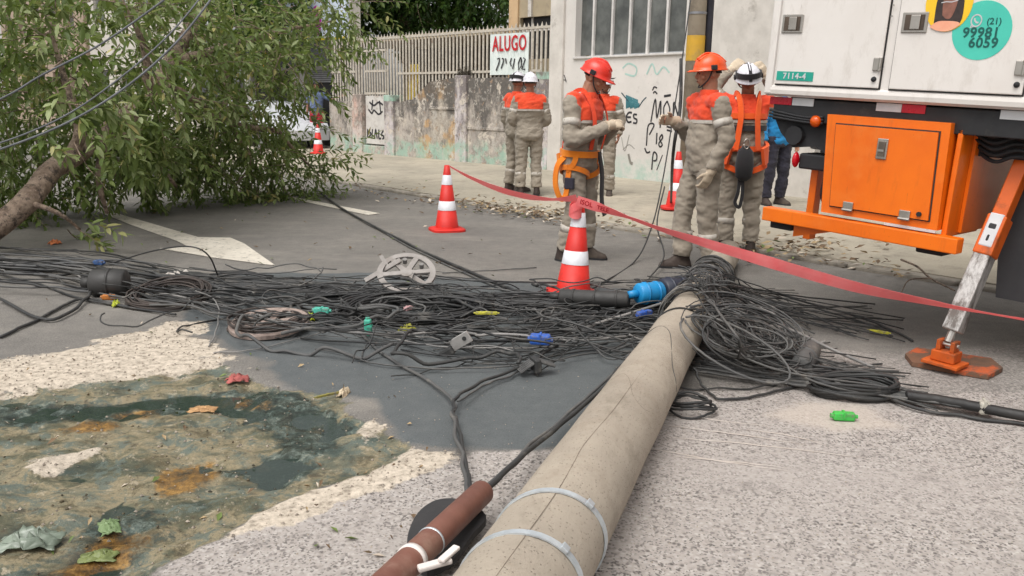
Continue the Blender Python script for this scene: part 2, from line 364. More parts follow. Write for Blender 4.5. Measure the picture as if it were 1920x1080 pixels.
# painted lane arrow and lane dash (thin worn paint sheets)
s = NT('road_paint'); pm = s.noise(16, 6, .75)
s.set(s.mix(s.ramp(pm, (.36, .9), (.45, 0.)), s.mix(s.ramp(s.noise(3, 5), (.4, 0.), (.7, 1.)), C(214, 206, 192), C(196, 188, 174)), C(122, 116, 108)), .75); s.bump(s.noise(60, 4), .3, .004)
def sheet(name, pts, z, m, parent=None, n=1):
    P = [at(*p) for p in pts]
    mb = MB(); mb.prism([(p.x, p.y) for p in P], z - .004, z); o = mb.build(name, m, parent, fixn=True); return o
sheet('lane_arrow', [(170, 392), (205, 397), (372, 446), (432, 447), (458, 458), (516, 499), (400, 484), (300, 467), (352, 463), (330, 452), (250, 424)], .009, s.m, road)
sheet('lane_dash', [(508, 366), (536, 368), (712, 401), (690, 404)], .009, s.m, road)
sm_ = mat('scratch_mark', C(196, 186, 178), C(172, 160, 150), .9)
for k, (a, b) in enumerate([((1245, 798), (1520, 836)), ((1250, 820), (1640, 862)), ((1220, 842), (1480, 884)), ((1400, 806), (1560, 838)), ((1235, 775), (1440, 800)), ((1260, 856), (1480, 878))]):
    P = catmull([at(a[0], a[1]), at((a[0] + b[0]) / 2, (a[1] + b[1]) / 2 + random.uniform(-5, 5)), at(*b)], 8)
    mb = MB(); mb.tube([(p.x, p.y, ground_z(p.x, p.y) + .002) for p in P], [.002, .006, .005, .001], 5, sq=.25); mb.build('scratch', sm_, road)

# ---------------------------------------------------------------- pavement and kerb stones
s = NT('pavement_concrete'); b1 = s.noise(.7, 7, .65); b2 = s.noise(5, 8, .7)
c_ = s.mix(s.ramp(b1, (.35, 0.), (.65, 1.)), C(150, 143, 128), C(176, 166, 148)); c_ = s.mix(s.ramp(b2, (.5, 0.), (.7, .6)), c_, C(120, 113, 102)); c_ = s.mix(s.ramp(s.noise(60, 4, .7), (.32, .5), (.42, 0.)), c_, C(98, 92, 84))
s.set(c_, .9); s.bump(s.noise(30, 8, .7), .4, .01)
PAVE = frame((0, 0, 0), U, -N)             # local x along street, y = -across, z up (points down-checked below)
if (PAVE.to_3x3() @ Vector((0, 0, 1))).z < 0: PAVE = frame((0, 0, 0), -U, -N)
US = (PAVE.to_3x3() @ Vector((1, 0, 0))).dot(U)   # +1 / -1
pave = thing('pavement', None, None, PAVE); pave['kind'] = 'structure'
K1 = KERB + .15
mb = MB(); mb.rings([[(x, -60, -.3), (x, -K1, -.3), (x, -K1, .05), (x, -(K1 + 1.6), .12), (x, -60, .12)] for x in (-40, 40)]); mb.build('slab', s.m, pave, fixn=True)
kst = mat('kerb_concrete', C(158, 150, 138), C(132, 125, 114), .9, scale=5, bump=.4, bscale=30, dirt=C(90, 84, 76), damt=(.5, .7))
for i in range(-13, 30):
    if -6 <= i <= -4: pass
    mb = MB(); j = random.uniform(-.012, .012)
    mb.box((i + .008, -(KERB + .148), -.2), (i + .992, -(KERB + j), .048 + random.uniform(-.014, .004)), bev=.02); o = mb.build('kerb_stone', kst, pave)
# ================================================================ WALLS, FENCE, BUILDINGS
def plaster(name, base, base2, grime, green=True, seed=0, streak=.55, top=1.9, ochre=False):
    s = NT(name); z = s.sep()[2]
    c = s.mix(s.ramp(s.noise(1.3, 7, .65), (.4, 0.), (.6, 1.)), base, base2)
    c = s.mix(s.ramp(s.noise(4.2, 9, .72), (.5, 0.), (.6, .8)), c, C(196, 186, 172))
    if ochre: c = s.mix(s.ramp(s.noise(.9, 4, .5, stretch=(1, 1, 1.6)), (.52, 0.), (.56, .8)), c, C(190, 152, 104))
    gm = s.noise(2.1, 9, .75, stretch=(1.3, 1.3, .7)); hz = s.math('MULTIPLY', z, .16)
    c = s.mix(s.ramp(s.math('ADD', gm, hz), (.6, 0.), (.74, .92)), c, grime); c = s.mix(s.ramp(s.noise(6, 9, .8, stretch=(1.6, 1.6, .5)), (.52, 0.), (.6, .6)), c, C(112, 106, 98))
    c = s.mix(s.ramp(s.noise(9, 6, .75), (.58, 0.), (.64, .8)), c, C(92, 86, 78)); c = s.mix(s.ramp(s.noise(2.9, 7, .78, dist=.5), (.57, 0.), (.59, .85)), c, C(204, 194, 180)); c = s.mix(s.ramp(s.noise(4.7, 7, .78, dist=.5), (.6, 0.), (.62, .8)), c, C(158, 132, 108))
    if green:
        gz = s.math('ADD', z, s.math('MULTIPLY', s.math('SUBTRACT', s.noise(3.5, 7, .7), .5), .7))
        c = s.mix(s.math('MULTIPLY', s.ramp(gz, (.3, .8), (.5, 0.)), s.ramp(s.noise(2.7, 8, .75), (.44, 0.), (.54, 1.))), c, C(150, 182, 164)); c = s.mix(s.ramp(s.noise(3.3, 9, .75), (.54, 0.), (.6, .7)), c, C(186, 180, 170)); c = s.mix(s.ramp(s.noise(7, 8, .75), (.55, 0.), (.64, .7)), c, C(120, 112, 104))
    s.set(c, .92); s.bump(s.noise(14, 9, .7), .5, .015); return s.m
GRIME = C(84, 80, 76)
m_wall = plaster('old_plaster', C(178, 168, 158), C(150, 143, 136), GRIME)
m_wallo = plaster('old_plaster_ochre', C(176, 166, 152), C(148, 140, 132), GRIME, ochre=True)
m_pil = plaster('pillar_paint', C(206, 198, 198), C(186, 178, 178), C(120, 112, 112))
m_pilp = plaster('pillar_paint_pink', C(214, 176, 160), C(196, 186, 180), C(130, 120, 112))
m_green = mat('mint_paint', C(146, 186, 166), C(172, 190, 178), .9, scale=5, dirt=C(120, 116, 108), damt=(.46, .6))
m_bar = mat('fence_paint', C(198, 190, 176), C(170, 162, 150), .55, scale=12, bump=.2, dirt=C(124, 98, 74), dscale=9, damt=(.58, .7))
m_blackp = mat('black_spray_paint', C(34, 32, 36), C(48, 46, 50), .6)
W0 = Vector((.70, 17.85, .12)); WL = frame(W0, (.693, -.721, 0), (.721, .693, 0)); WR = frame(W0, (.619, -.785, 0), (.785, .619, 0))
TH = .2
wall = thing('boundary_wall', 'stained old plaster boundary wall with mint paint, under the pale bar fence', 'wall', WL)
def slab(x0, x1, h, m, name='wall_panel', y0=0, th=TH, par=wall):
    mb = MB(); k = 14; v = []          # slightly uneven top edge
    if isinstance(h, (int, float)): h = (h, h)
    xs_ = np.linspace(x0, x1, k); tops = [np.interp(x, (x0, x1), h) + random.uniform(-.012, .012) for x in xs_]
    for x, t in zip(xs_, tops): v += [(x, y0, -.05), (x, y0 + th, -.05), (x, y0, t), (x, y0 + th, t)]
    f = []
    for i in range(k - 1):
        a, b = 4 * i, 4 * i + 4; f += [(a, b, b + 2, a + 2), (b + 1, a + 1, a + 3, b + 3), (a + 2, b + 2, b + 3, a + 3)]
    f += [(0, 2, 3, 1), (4 * k - 4, 4 * k - 3, 4 * k - 1, 4 * k - 2)]
    mb.add(v, f); return mb.build(name, m, par)
slab(-2.55, -.36, 1.87, m_wall)
slab(-3.95, -2.96, (1.80, 1.88), m_wallo)
slab(-4.55, -3.951, (1.42, 1.80), m_wallo); slab(-5.32, -4.551, (1.28, 1.40), m_wall)
slab(-8.35, -7.17, 1.31, m_wall)
def pillar(x0, x1, h, m, name='pillar', capm=None):
    mb = MB(); mb.box((x0, -.06, -.05), (x1, TH + .05, h), bev=.015); o = mb.build(name, m, wall)
    if capm: mb = MB(); mb.box((x0 - .003, -.063, h - .15), (x1 + .003, TH + .053, h + .003), bev=.012); mb.build('painted_cap', capm, o)
    return o
pillar(-.35, .02, 1.97, m_pil, capm=m_green)
pillar(-2.95, -2.56, 1.93, m_pil)
pillar(-5.72, -5.33, 1.48, m_pil, capm=m_green); pillar(-7.16, -6.72, 1.5, m_pilp)
# a ledge moulding along the panels
mb = MB(); mb.box((-2.55, -.025, .74), (-.36, .01, .80), bev=.008); mb.build('moulding', m_wall, wall)
mb = MB(); mb.box((-3.95, -.025, 1.16), (-2.96, .01, 1.22), bev=.008); mb.build('moulding', m_wall, wall)
# dead plant tuft on the middle pillar
m_dead = mat('dead_plant', C(66, 60, 52), C(90, 84, 70), .9)
tuft = MB()
for i in range(70):
    a = random.uniform(0, 6.28); r_ = random.uniform(.05, .28)
    p0 = Vector((-2.75 + random.uniform(-.15, .15), .08, 1.93)); p1 = p0 + Vector((math.cos(a) * r_, math.sin(a) * .1, random.uniform(.02, .2))); p2 = p1 + Vector((math.cos(a) * .08, 0, -random.uniform(.0, .1)))
    tuft.tube([p0, p1, p2], [.008, .005, .002], 4)
o = tuft.build('dead_plant', m_dead); o.matrix_world = WL; tag(o, 'dark dead plant tuft on top of the middle wall pillar', 'plant')
# solid gate leaf
gate = thing('metal_gate', 'narrow gate with white graffitied lower panel between two pillars', 'gate', WL)
m_gate = mat('gate_white', C(206, 202, 196), C(188, 184, 178), .6, dirt=C(150, 130, 112), damt=(.55, .7))
mb = MB(); mb.box((-6.68, .05, .24), (-5.76, .09, 1.46), bev=.006); mb.build('lower_panel', m_gate, gate)
mb = MB()
for pts in ([(-6.5, 1.3), (-6.3, 1.22), (-6.1, 1.3), (-5.9, 1.24)], [(-6.55, 1.12), (-6.4, 1.02), (-6.3, 1.1), (-6.1, 1.0), (-5.92, 1.08)], [(-6.35, 1.36), (-6.4, 1.1)], [(-6.05, 1.34), (-6.0, 1.0)],
            [(-6.6, .62), (-6.6, .4), (-6.45, .5), (-6.58, .55)], [(-6.38, .62), (-6.42, .38)], [(-6.3, .38), (-6.24, .62), (-6.18, .38)], [(-6.1, .62), (-6.1, .4), (-6.0, .4)], [(-5.9, .6), (-5.98, .5), (-5.86, .44), (-5.95, .38)]):
    mb = MB(); stroke(mb, [(p.x, p.z) for p in catmull([(a, 0, b) for a, b in pts], 4)], .05, .046); mb.build('graffiti_stroke', m_blackp, gate)
for i in range(8):
    x = -6.62 + i * .115; mb = MB(); mb.box((x, .055, 1.461), (x + .035, .085, 2.62)); mb.build('bar', m_bar, gate)
for z in (1.5, 2.05, 2.56): mb = MB(); mb.box((-6.68, .05, z), (-5.76, .054, z + .05)); mb.box((-6.68, .086, z), (-5.76, .096, z + .05)); mb.build('rail', m_bar, gate)
mb = MB(); mb.box((-6.9, -.02, -.02), (-5.6, .3, .2), bev=.02); mb.build('step', m_wall, gate)
# bar fence on the wall
fence = thing('bar_fence', 'tall pale iron bar fence with pointed tips along the wall top', 'fence', WL)
def topz(x):
    return float(np.interp(x, (-8.35, -7.17, -7.16, -6.72, -5.72, -5.32, -4.55, -3.95, -2.95, .0), (1.31, 1.31, 1.5, 1.5, 1.48, 1.28, 1.4, 1.8, 1.9, 1.86)))
x = -8.3
while x < -.05:
    if not (-6.7 < x < -5.74 ):
        b = topz(x) - .02; t = 2.98 + random.uniform(-.02, .02)
    else: b = 2.63; t = 2.98
    mb = MB(); hw = .025; tilt = random.uniform(-.012, .012)
    mb.box((x - hw, .09, b), (x + hw, .112, t - .09)); mb.add([(x - hw, .09, t - .09), (x + hw, .09, t - .09), (x + hw, .112, t - .09), (x - hw, .112, t - .09), (x + tilt, .1, t)], [(0, 1, 4), (1, 2, 4), (2, 3, 4), (3, 0, 4)])
    mb.build('bar', m_bar, fence); x += .128
for (x0, x1, z) in ((-8.35, -.03, 2.84), (-5.3, -2.97, 1.98), (-2.54, -.37, 1.98), (-8.35, -7.18, 2.05)):
    for y in (.076, .114): mb = MB(); mb.box((x0, y, z), (x1, y + .012, z + .05)); mb.build('rail', m_bar, fence)
# rent sign behind the bars
sign = thing('rent_sign', 'white banner reading ALUGO in red hung behind the fence bars', 'sign', WL)
m_ban = mat('banner_white', C(226, 232, 228), C(206, 216, 212), .5); m_red = mat('banner_red', C(196, 24, 34), C(180, 20, 30), .5)
mb = MB(); n_ = 24; v = []
for i in range(n_ + 1):
    x_ = -1.87 + 1.2 * i / n_; y_ = .045 + .012 * math.sin(i * 3.1)
    v += [(x_, y_, 1.93), (x_, y_, 2.78), (x_, y_ + .004, 1.93), (x_, y_ + .004, 2.78)]
mb.add(v, [(4 * i, 4 * i + 4, 4 * i + 5, 4 * i + 1) for i in range(n_)] + [(4 * i + 6, 4 * i + 2, 4 * i + 3, 4 * i + 7) for i in range(n_)]); mb.build('banner', m_ban, sign)
o = text('ALUGO', .44, m_red, sign, (-1.255, .024, 2.56), bold=.008, sp=1.1); o.scale = (.66, 1, 1)
mb = MB()
for pts in ([(-1.62, 2.26), (-1.55, 2.28), (-1.56, 2.2), (-1.66, 2.02)], [(-1.48, 2.27), (-1.42, 2.26), (-1.44, 2.18), (-1.5, 2.06)], [(-1.36, 2.27), (-1.34, 2.16)], [(-1.18, 2.27), (-1.22, 2.18), (-1.18, 2.1)], [(-1.08, 2.26), (-1.14, 2.05)], [(-.9, 2.28), (-.97, 2.16), (-.95, 2.02), (-.88, 2.1), (-.87, 2.22), (-.9, 2.28)], [(-.82, 2.27), (-.76, 2.24), (-.86, 2.04), (-.76, 2.03)]):
    mb = MB(); stroke(mb, pts, .035, .027); mb.build('digit_stroke', m_blackp, sign)
# yellow board behind the bars
m_yel = mat('yellow_board', C(214, 190, 40), C(196, 168, 36), .5, dirt=C(190, 150, 110), damt=(.55, .65))
mb = MB(); mb.prism([(-5.02, 1.36), (-4.98, 2.1), (-4.9, 2.22), (-4.6, 2.22), (-4.56, 2.0), (-4.68, 1.4), (-4.8, 1.3), (-4.95, 1.3)], 0, .03)
mb.xf(Matrix.Translation((0, .2, 0)) @ Matrix.Rotation(R(90), 4, 'X')); o = mb.build('yellow_board', m_yel, fixn=True); o.matrix_world = WL
tag(o, 'faded yellow board standing behind the fence bars', 'board')

# house behind the fence
m_beige = mat('house_beige', C(180, 164, 136), C(160, 146, 122), .9, scale=2, bump=.2, dirt=C(140, 128, 112), damt=(.55, .75))
m_och = mat('house_ochre', C(206, 176, 138), C(196, 164, 126), .9, scale=2, dirt=C(150, 130, 110), damt=(.55, .75))
m_dk = mat('dark_interior', C(34, 32, 32), C(24, 23, 24), .6)
m_glass = NT('window_glass'); m_glass.set(m_glass.mix(m_glass.ramp(m_glass.noise(2.2, 5), (.35, 0.), (.7, 1.)), C(70, 72, 70), C(112, 114, 110)), .18); m_glass = m_glass.m
m_trim = mat('white_trim', C(214, 208, 200), C(196, 190, 182), .6, scale=4, dirt=C(150, 142, 132), damt=(.58, .75))
house = thing('house', 'beige house with dark windows behind the bar fence', 'house', WL)
def wall_holes(par, name, m, x0, x1, z0, z1, y, th, holes):
    """a wall made of bands round rectangular openings (x0,x1,z0,z1)"""
    xs_ = sorted({x0, x1, *[h[0] for h in holes], *[h[1] for h in holes]}); mb = MB()
    for a, b in zip(xs_, xs_[1:]):
        hs_ = sorted([h for h in holes if h[0] <= a and h[1] >= b], key=lambda h: h[2]); z = z0
        for h in hs_:
            if h[2] > z: mb.box((a, y, z), (b, y + th, h[2]))
            z = h[3]
        if z < z1: mb.box((a, y, z), (b, y + th, z1))
    return mb.build(name, m, par)
hw = [(-8.0, -7.2, .9, 2.3), (-6.6, -5.8, 0, 2.3), (-5.2, -4.1, .8, 2.5), (-3.6, -2.6, .9, 2.6)]
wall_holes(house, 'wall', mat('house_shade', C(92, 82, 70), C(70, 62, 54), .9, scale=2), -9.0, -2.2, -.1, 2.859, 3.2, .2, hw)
for h_ in hw:
    o = MB().box((h_[0], 3.32, h_[2]), (h_[1], 3.34, h_[3])).build('window', m_glass, house)
    mb = MB(); mb.box((h_[0], 3.17, h_[2] - .06), (h_[1], 3.2, h_[2])); mb.box(((h_[0] + h_[1]) / 2 - .025, 3.28, h_[2]), ((h_[0] + h_[1]) / 2 + .025, 3.318, h_[3])); mb.build('frame', m_trim, o)
mb = MB(); mb.box((-9.3, .7, 2.86), (-2.2, 6, 2.98)); mb.build('roof_slab', m_beige, house)  # roof overhang added towards the fence to darken the space behind the bars
hw2 = [(-1.9, -.7, 2.3, 3.2), (-.6, .0, 3.2, 4.6)]
wall_holes(house, 'wall', m_beige, -2.19, .02, -.1, 6.0, .95, .2, hw2)
for h_ in hw2:
    o = MB().box((h_[0], 1.06, h_[2]), (h_[1], 1.08, h_[3])).build('window', m_dk, house); MB().box((h_[0] + .3, 1.02, h_[2]), (h_[0] + .34, 1.059, h_[3])).box((h_[0], 1.02, h_[3] - .3), (h_[1], 1.055, h_[3] - .26)).build('frame', m_trim, o)
MB().box((-2.2, .90, -.1), (-1.92, .949, 6)).build('ochre_pilaster', m_och, house)
MB().box((-.68, .93, 2.3), (.0, .949, 4.2)).build('pale_panel', m_trim, house)
MB().box((-1.6, .9, 3.2), (-1.5, .949, 6)).build('downpipe', m_trim, house)

# white building with the long window
m_white = NT('white_render'); s = m_white; z = s.sep()[2]
c = s.mix(s.ramp(s.noise(.8, 6, .6), (.35, 0.), (.65, 1.)), C(218, 212, 206), C(202, 198, 192)); c = s.mix(s.ramp(s.noise(5, 9, .7), (.56, 0.), (.68, .5)), c, C(182, 174, 168))
gz = s.math('ADD', z, s.math('MULTIPLY', s.math('SUBTRACT', s.noise(2.6, 7, .7), .5), .5)); c = s.mix(s.math('MULTIPLY', s.ramp(gz, (.2, .8), (.42, 0.)), s.ramp(s.noise(2.2, 8, .75), (.42, .2), (.56, 1.))), c, C(164, 192, 178))
c = s.mix(s.ramp(s.noise(6, 9, .75), (.6, 0.), (.68, .5)), c, C(170, 160, 152)); s.set(c, .9); s.bump(s.noise(20, 8, .65), .25, .01); m_white = s.m
wb = thing('white_building', 'white rendered building with long glazed window and graffiti on its wall', 'building', WR)
wall_holes(wb, 'wall', m_white, .03, 4.05, -.1, 6.5, 0, .3, [(.72, 3.5, 2.24, 5.6)])
mb = MB(); mb.box((.03, -.06, -.1), (.42, -.001, 6.5), bev=.01); mb.build('pilaster', m_trim, wb)
m_frame = mat('window_frame', C(214, 210, 206), C(196, 192, 188), .45)
xb = [.72, 1.12, 1.63, 2.09, 2.54, 2.99, 3.5]
for a, b in zip(xb, xb[1:]):
    p = MB().box((a + .02, .14, 2.27), (b - .02, .15, 5.58)).build('window_pane', m_glass, wb)
    mb = MB(); mb.box((b - .024, .09, 2.24), (b + .022, .139, 5.6)); mb.box((a + .02, .1, 3.55), (b - .025, .138, 3.58)); mb.build('mullion', m_frame, p)
mb = MB(); mb.box((.70, -.04, 2.2), (3.52, .16, 2.238), bev=.008); mb.build('sill', m_frame, wb)
GS_ = []
def gl(pts, wd=.025, m=0, sm=True):
    wd *= 1.05
    q = [(p.x, p.z) for p in catmull([(a, 0, b) for a, b in pts], 6)] if len(pts) > 2 else pts
    g = MB(); stroke(g, q, wd, -.003 - .0006 * (len(GS_) % 5)); GS_.append((g, m))
for i in range(9):                                                # teal scribble
    gl([(2.18 + i * .035, 1.52 - .01 * i), (2.2 + i * .035, 1.28 + .012 * (i % 3)), (2.23 + i * .035, 1.47 - .012 * i)], .03, 1, False)
gl([(2.05, 1.56), (2.16, 1.47), (2.24, 1.4)], .02, 2); gl([(2.5, 1.3), (2.6, 1.42), (2.68, 1.48)], .02, 2)
gl([(2.34, 1.2), (2.26, 1.2), (2.2, 1.12), (2.25, 1.03), (2.34, 1.04)], .035); gl([(2.21, 1.12), (2.32, 1.12)], .035, 0, False)          # ES
gl([(2.47, 1.17), (2.39, 1.17), (2.4, 1.11), (2.47, 1.08), (2.46, 1.02), (2.38, 1.02)], .032)
gl([(2.82, 1.05), (2.9, 1.45), (2.96, 1.12), (3.03, 1.42), (3.05, .95)], .028, 0, False)                                              # MON
gl([(3.18, 1.42), (3.11, 1.3), (3.14, 1.14), (3.22, 1.14), (3.25, 1.28), (3.18, 1.42)], .028); gl([(3.1, 1.5), (3.26, 1.52)], .04, 0, False)
gl([(3.34, 1.14), (3.34, 1.4), (3.46, 1.16), (3.46, 1.4)], .03, 0, False)
gl([(2.82, 1.6), (2.86, 1.66), (2.93, 1.64)], .025); gl([(2.84, 1.55), (2.88, 1.58), (2.94, 1.54)], .025)
gl([(2.74, .62), (2.76, .98), (2.9, 1.0), (2.8, .82)], .03, 0, False); gl([(2.7, .58), (2.76, .5), (2.84, .52)], .03)
gl([(2.98, .86), (2.98, .66)], .03, 0, False); gl([(3.1, .84), (3.05, .76), (3.12, .66), (3.07, .62), (3.04, .68), (3.12, .78), (3.1, .84)], .028)   # 18
gl([(2.9, .2), (2.92, .5), (3.0, .48), (3.0, .38), (2.93, .36)], .028, 0, False); gl([(3.02, .2), (3.14, .48)], .02, 0, False)         # P /
gl([(3.2, .98), (3.32, .96)], .03, 0, False); gl([(3.21, .92), (3.33, .9)], .03, 0, False)
gl([(2.1, .75), (2.2, .5), (2.3, .8)], .012, 3); gl([(2.3, .45), (2.36, .3), (2.42, .28)], .05, 3); gl([(2.15, .52), (2.3, .62), (2.45, .55)], .012, 3)
gl([(2.05, 2.0), (2.2, 2.08), (2.4, 2.0), (2.36, 1.86), (2.12, 1.9)], .03, 4); gl([(2.66, 1.88), (2.78, 2.06), (2.9, 1.88), (3.05, 2.0), (3.2, 1.9)], .03, 4)
gl([(.12, 1.76), (.22, 1.86), (.3, 1.74), (.42, 1.9), (.5, 1.76)], .02); gl([(.1, 1.84), (.5, 1.8)], .014)
gl([(.5, .8), (.58, .6), (.62, .75)], .03); gl([(.42, .72), (.5, .5)], .025)
GM = [m_blackp, mat('teal_spray', C(52, 110, 120), C(70, 128, 136), .7), mat('dark_teal_spray', C(40, 70, 80), None, .7), mat('grey_spray', C(140, 136, 128), None, .8), mat('pale_mint_spray', C(176, 208, 198), None, .8)]
for sub_, m_i in GS_: sub_.build('graffiti_stroke', GM[m_i], wb)
# next building to the right, behind the truck
wb2 = thing('white_building', 'plain white facade behind the truck, right of the upright concrete pole', 'building', WR)
wall_holes(wb2, 'wall', m_trim, 4.12, 14, -.1, 6.5, -.05, .3, [(6.2, 7.6, .0, 2.3), (9, 11, 1, 2.4)])
MB().box((6.2, .1, 0), (7.6, .12, 2.3)).build('door', m_dk, wb2); MB().box((9, .1, 1), (11, .12, 2.4)).build('window', m_glass, wb2)
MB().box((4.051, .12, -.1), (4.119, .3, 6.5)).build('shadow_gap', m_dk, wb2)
# upright pole on the pavement
m_conc = mat('pole_concrete', C(168, 156, 138), C(150, 138, 122), .9, scale=3, bump=.3, bscale=30, dirt=C(120, 110, 98), damt=(.52, .72))
pp = aty(1288, 352, 11.9); up = thing('utility_pole', 'upright concrete utility pole with yellow band behind the worker in orange helmet', 'pole', Matrix.Translation((pp.x, pp.y, .1)))
mb = MB(); mb.tube([(0, 0, 0), (0, 0, 4), (0, 0, 9)], [.13, .11, .09], 18); mb.build('shaft', m_conc, up, True)
mb = MB(); mb.tube([(0, 0, 1.95), (0, 0, 2.28)], [.124, .123], 18, cap=False); mb.build('yellow_band', mat('yellow_paint', C(206, 160, 48), C(190, 150, 60), .7, dirt=C(150, 130, 90)), up, True)
mb = MB(); mb.tube([(0, 0, 2.55), (0, 0, 2.58)], .128, 18, cap=False); mb.build('steel_band', mat('galvanised', C(170, 170, 172), C(140, 140, 144), .4, .8), up, True)
m_pvc = mat('dark_conduit', C(60, 60, 70), C(48, 48, 56), .5)
mb = MB(); mb.tube([(.17, .02, 0), (.17, .02, 4), (.16, .02, 8)], .05, 12); mb.build('conduit', m_pvc, up, True)

# ---- far side of the corner: shop and further facades
shop = thing('shop_building', 'corner shop with white sign board and dark shutter front behind the tree', 'building', WL @ Matrix.Translation((2.2, .8, 0)))
m_pale = mat('far_render', C(198, 194, 186), C(176, 172, 166), .9, scale=1.5, dirt=C(140, 134, 126))
m_shop = mat('shop_dark', C(62, 64, 70), C(52, 54, 58), .6); m_sg = mat('shop_sign_white', C(212, 220, 232), C(196, 208, 226), .4)
wall_holes(shop, 'wall', m_pale, -17, -10.6, -.1, 7, 0, .3, [(-13.2, -10.9, 0, 2.2), (-16.6, -14, 0, 2.2), (-13, -12, 4.3, 5.8), (-15.5, -14.4, 4.3, 5.8)])
MB().box((-13.2, .2, 0), (-10.9, .22, 2.2)).build('doorway', m_dk, shop); MB().box((-16.6, .2, 0), (-14, .22, 2.2)).build('doorway', m_dk, shop)
for a in (-13, -15.5): MB().box((a, .2, 4.3), (a + 1.05, .22, 5.8)).build('window', m_glass, shop)
MB().box((-16.9, -.6, 2.3), (-10.6, -.001, 2.95), bev=.02).build('awning', m_shop, shop)
for i in range(6): MB().box((-13.2, .08, 1.84 + i * .06), (-10.9, .12, 1.885 + i * .06)).build('shutter_slat', mat('shutter_grey', C(150, 150, 150), C(130, 130, 130), .5), shop)
b = MB().box((-14.5, -.12, 3.02), (-10.7, -.001, 4.15), bev=.01).build('sign_board', m_sg, shop)
mb = MB(); mb.prism([(-12.2 + .26 * math.cos(t), 3.55 + .42 * math.sin(t)) for t in np.linspace(0, 6.28, 20)[:-1]], 0, .01); mb.xf(Matrix.Translation((0, -.121, 0)) @ Matrix.Rotation(R(90), 4, 'X')); mb.build('magenta_logo', mat('magenta', C(214, 50, 190), None, .4), b, fixn=True)
MB().box((-14.4, -.14, 3.0), (-10.75, -.121, 3.06)).build('yellow_trim', m_yel, b)
mb = MB(); mb.prism([(-14.2, 2.0), (-14.4, 2.5), (-14.25, 2.9), (-14.05, 2.6), (-13.9, 2.95), (-13.8, 2.4), (-13.95, 2.0)], 0, .03); mb.xf(Matrix.Translation((0, -.7, 0)) @ Matrix.Rotation(R(90), 4, 'X')); mb.build('yellow_emblem', mat('emblem_yellow', C(240, 176, 30), None, .5), shop, fixn=True)
for k, (a, b_, h_, cc, lab) in enumerate([(-27, -17.2, 8, C(206, 200, 190), 'pale two storey facade left of the corner shop'), (-40, -27.2, 7, C(170, 150, 132), 'tan facade further down the street behind the crown'), (-64, -40.2, 9, C(190, 188, 184), 'grey white facade farthest along the street')]):
    bd = thing('building', lab, 'building', WL); mm = mat('facade_%d' % k, cc, None, .9, scale=1.2)
    hl = [(x_, x_ + 1.2, z_, z_ + 1.5) for x_ in np.arange(a + .8, b_ - 1.5, 2.4) for z_ in (.9, 4.2)]
    wall_holes(bd, 'wall', mm, a, b_, -.1, h_, -.1 * (k % 2), .3, hl)
    for h_ in hl: MB().box((h_[0], .12, h_[2]), (h_[1], .14, h_[3])).build('window', m_glass, bd)
# ================================================================ UTILITY TRUCK
TM = frame((2.2, 5.05, 1.5), (.65952, -.75032, -.0454), (.75112, .66016, .00103))
truck = thing('utility_truck', 'white and orange utility service truck on outriggers at the right', 'truck', TM)
m_tw = NT('truck_white'); s = m_tw
c = s.mix(s.ramp(s.noise(1.5, 5), (.4, 0.), (.65, 1.)), C(226, 220, 214), C(218, 211, 204)); c = s.mix(s.ramp(s.noise(7, 9, .75, stretch=(1.2, 1, .5)), (.52, 0.), (.7, .4)), c, C(180, 170, 158)); c = s.mix(s.ramp(s.noise(16, 8, .8, stretch=(4, 1, .3)), (.64, 0.), (.7, .4)), c, C(140, 128, 114))
c = s.mix(s.ramp(s.noise(90, 3, .7), (.72, 0.), (.76, .6)), c, C(120, 104, 90)); s.set(c, s.ramp(s.noise(5, 5), (.3, .3), (.7, .45))); m_tw = s.m
m_to = NT('truck_orange'); s = m_to
c = s.mix(s.ramp(s.noise(2, 5), (.4, 0.), (.65, 1.)), C(238, 114, 10), C(226, 102, 8)); c = s.mix(s.ramp(s.noise(5, 8, .78, stretch=(2, 2, .35)), (.54, 0.), (.74, .5)), c, C(170, 84, 24)); c = s.mix(s.ramp(s.noise(18, 8, .8, stretch=(3, 1, .25)), (.63, 0.), (.68, .7)), c, C(120, 70, 36)); c = s.mix(s.ramp(s.noise(2.3, 6, .7), (.55, 0.), (.75, .35)), c, C(236, 150, 70))
c = s.mix(s.ramp(s.noise(70, 4, .7), (.68, 0.), (.73, .7)), c, C(110, 56, 24)); s.set(c, .4); s.bump(s.noise(8, 4), .06, .01); m_to = s.m
m_tk = mat('chassis_black', C(40, 40, 42), C(30, 30, 32), .6, dirt=C(84, 78, 70), damt=(.58, .75)); m_seal = mat('door_seal', C(52, 50, 48), C(40, 38, 38), .8)
m_chr = mat('latch_steel', C(196, 190, 182), C(170, 164, 156), .3, .85, scale=5); m_rub = mat('rubber_black', C(32, 32, 34), C(42, 42, 44), .75)
m_rw = mat('reflector_white', C(206, 206, 206), C(190, 190, 192), .35); m_rr = mat('reflector_red', C(196, 22, 44), C(170, 16, 36), .3)
m_teal = mat('sticker_teal', C(78, 200, 178), C(70, 190, 170), .35); m_tealt = mat('sticker_dark_teal', C(14, 92, 84), None, .4)
L0, L1 = -.866, 3.6
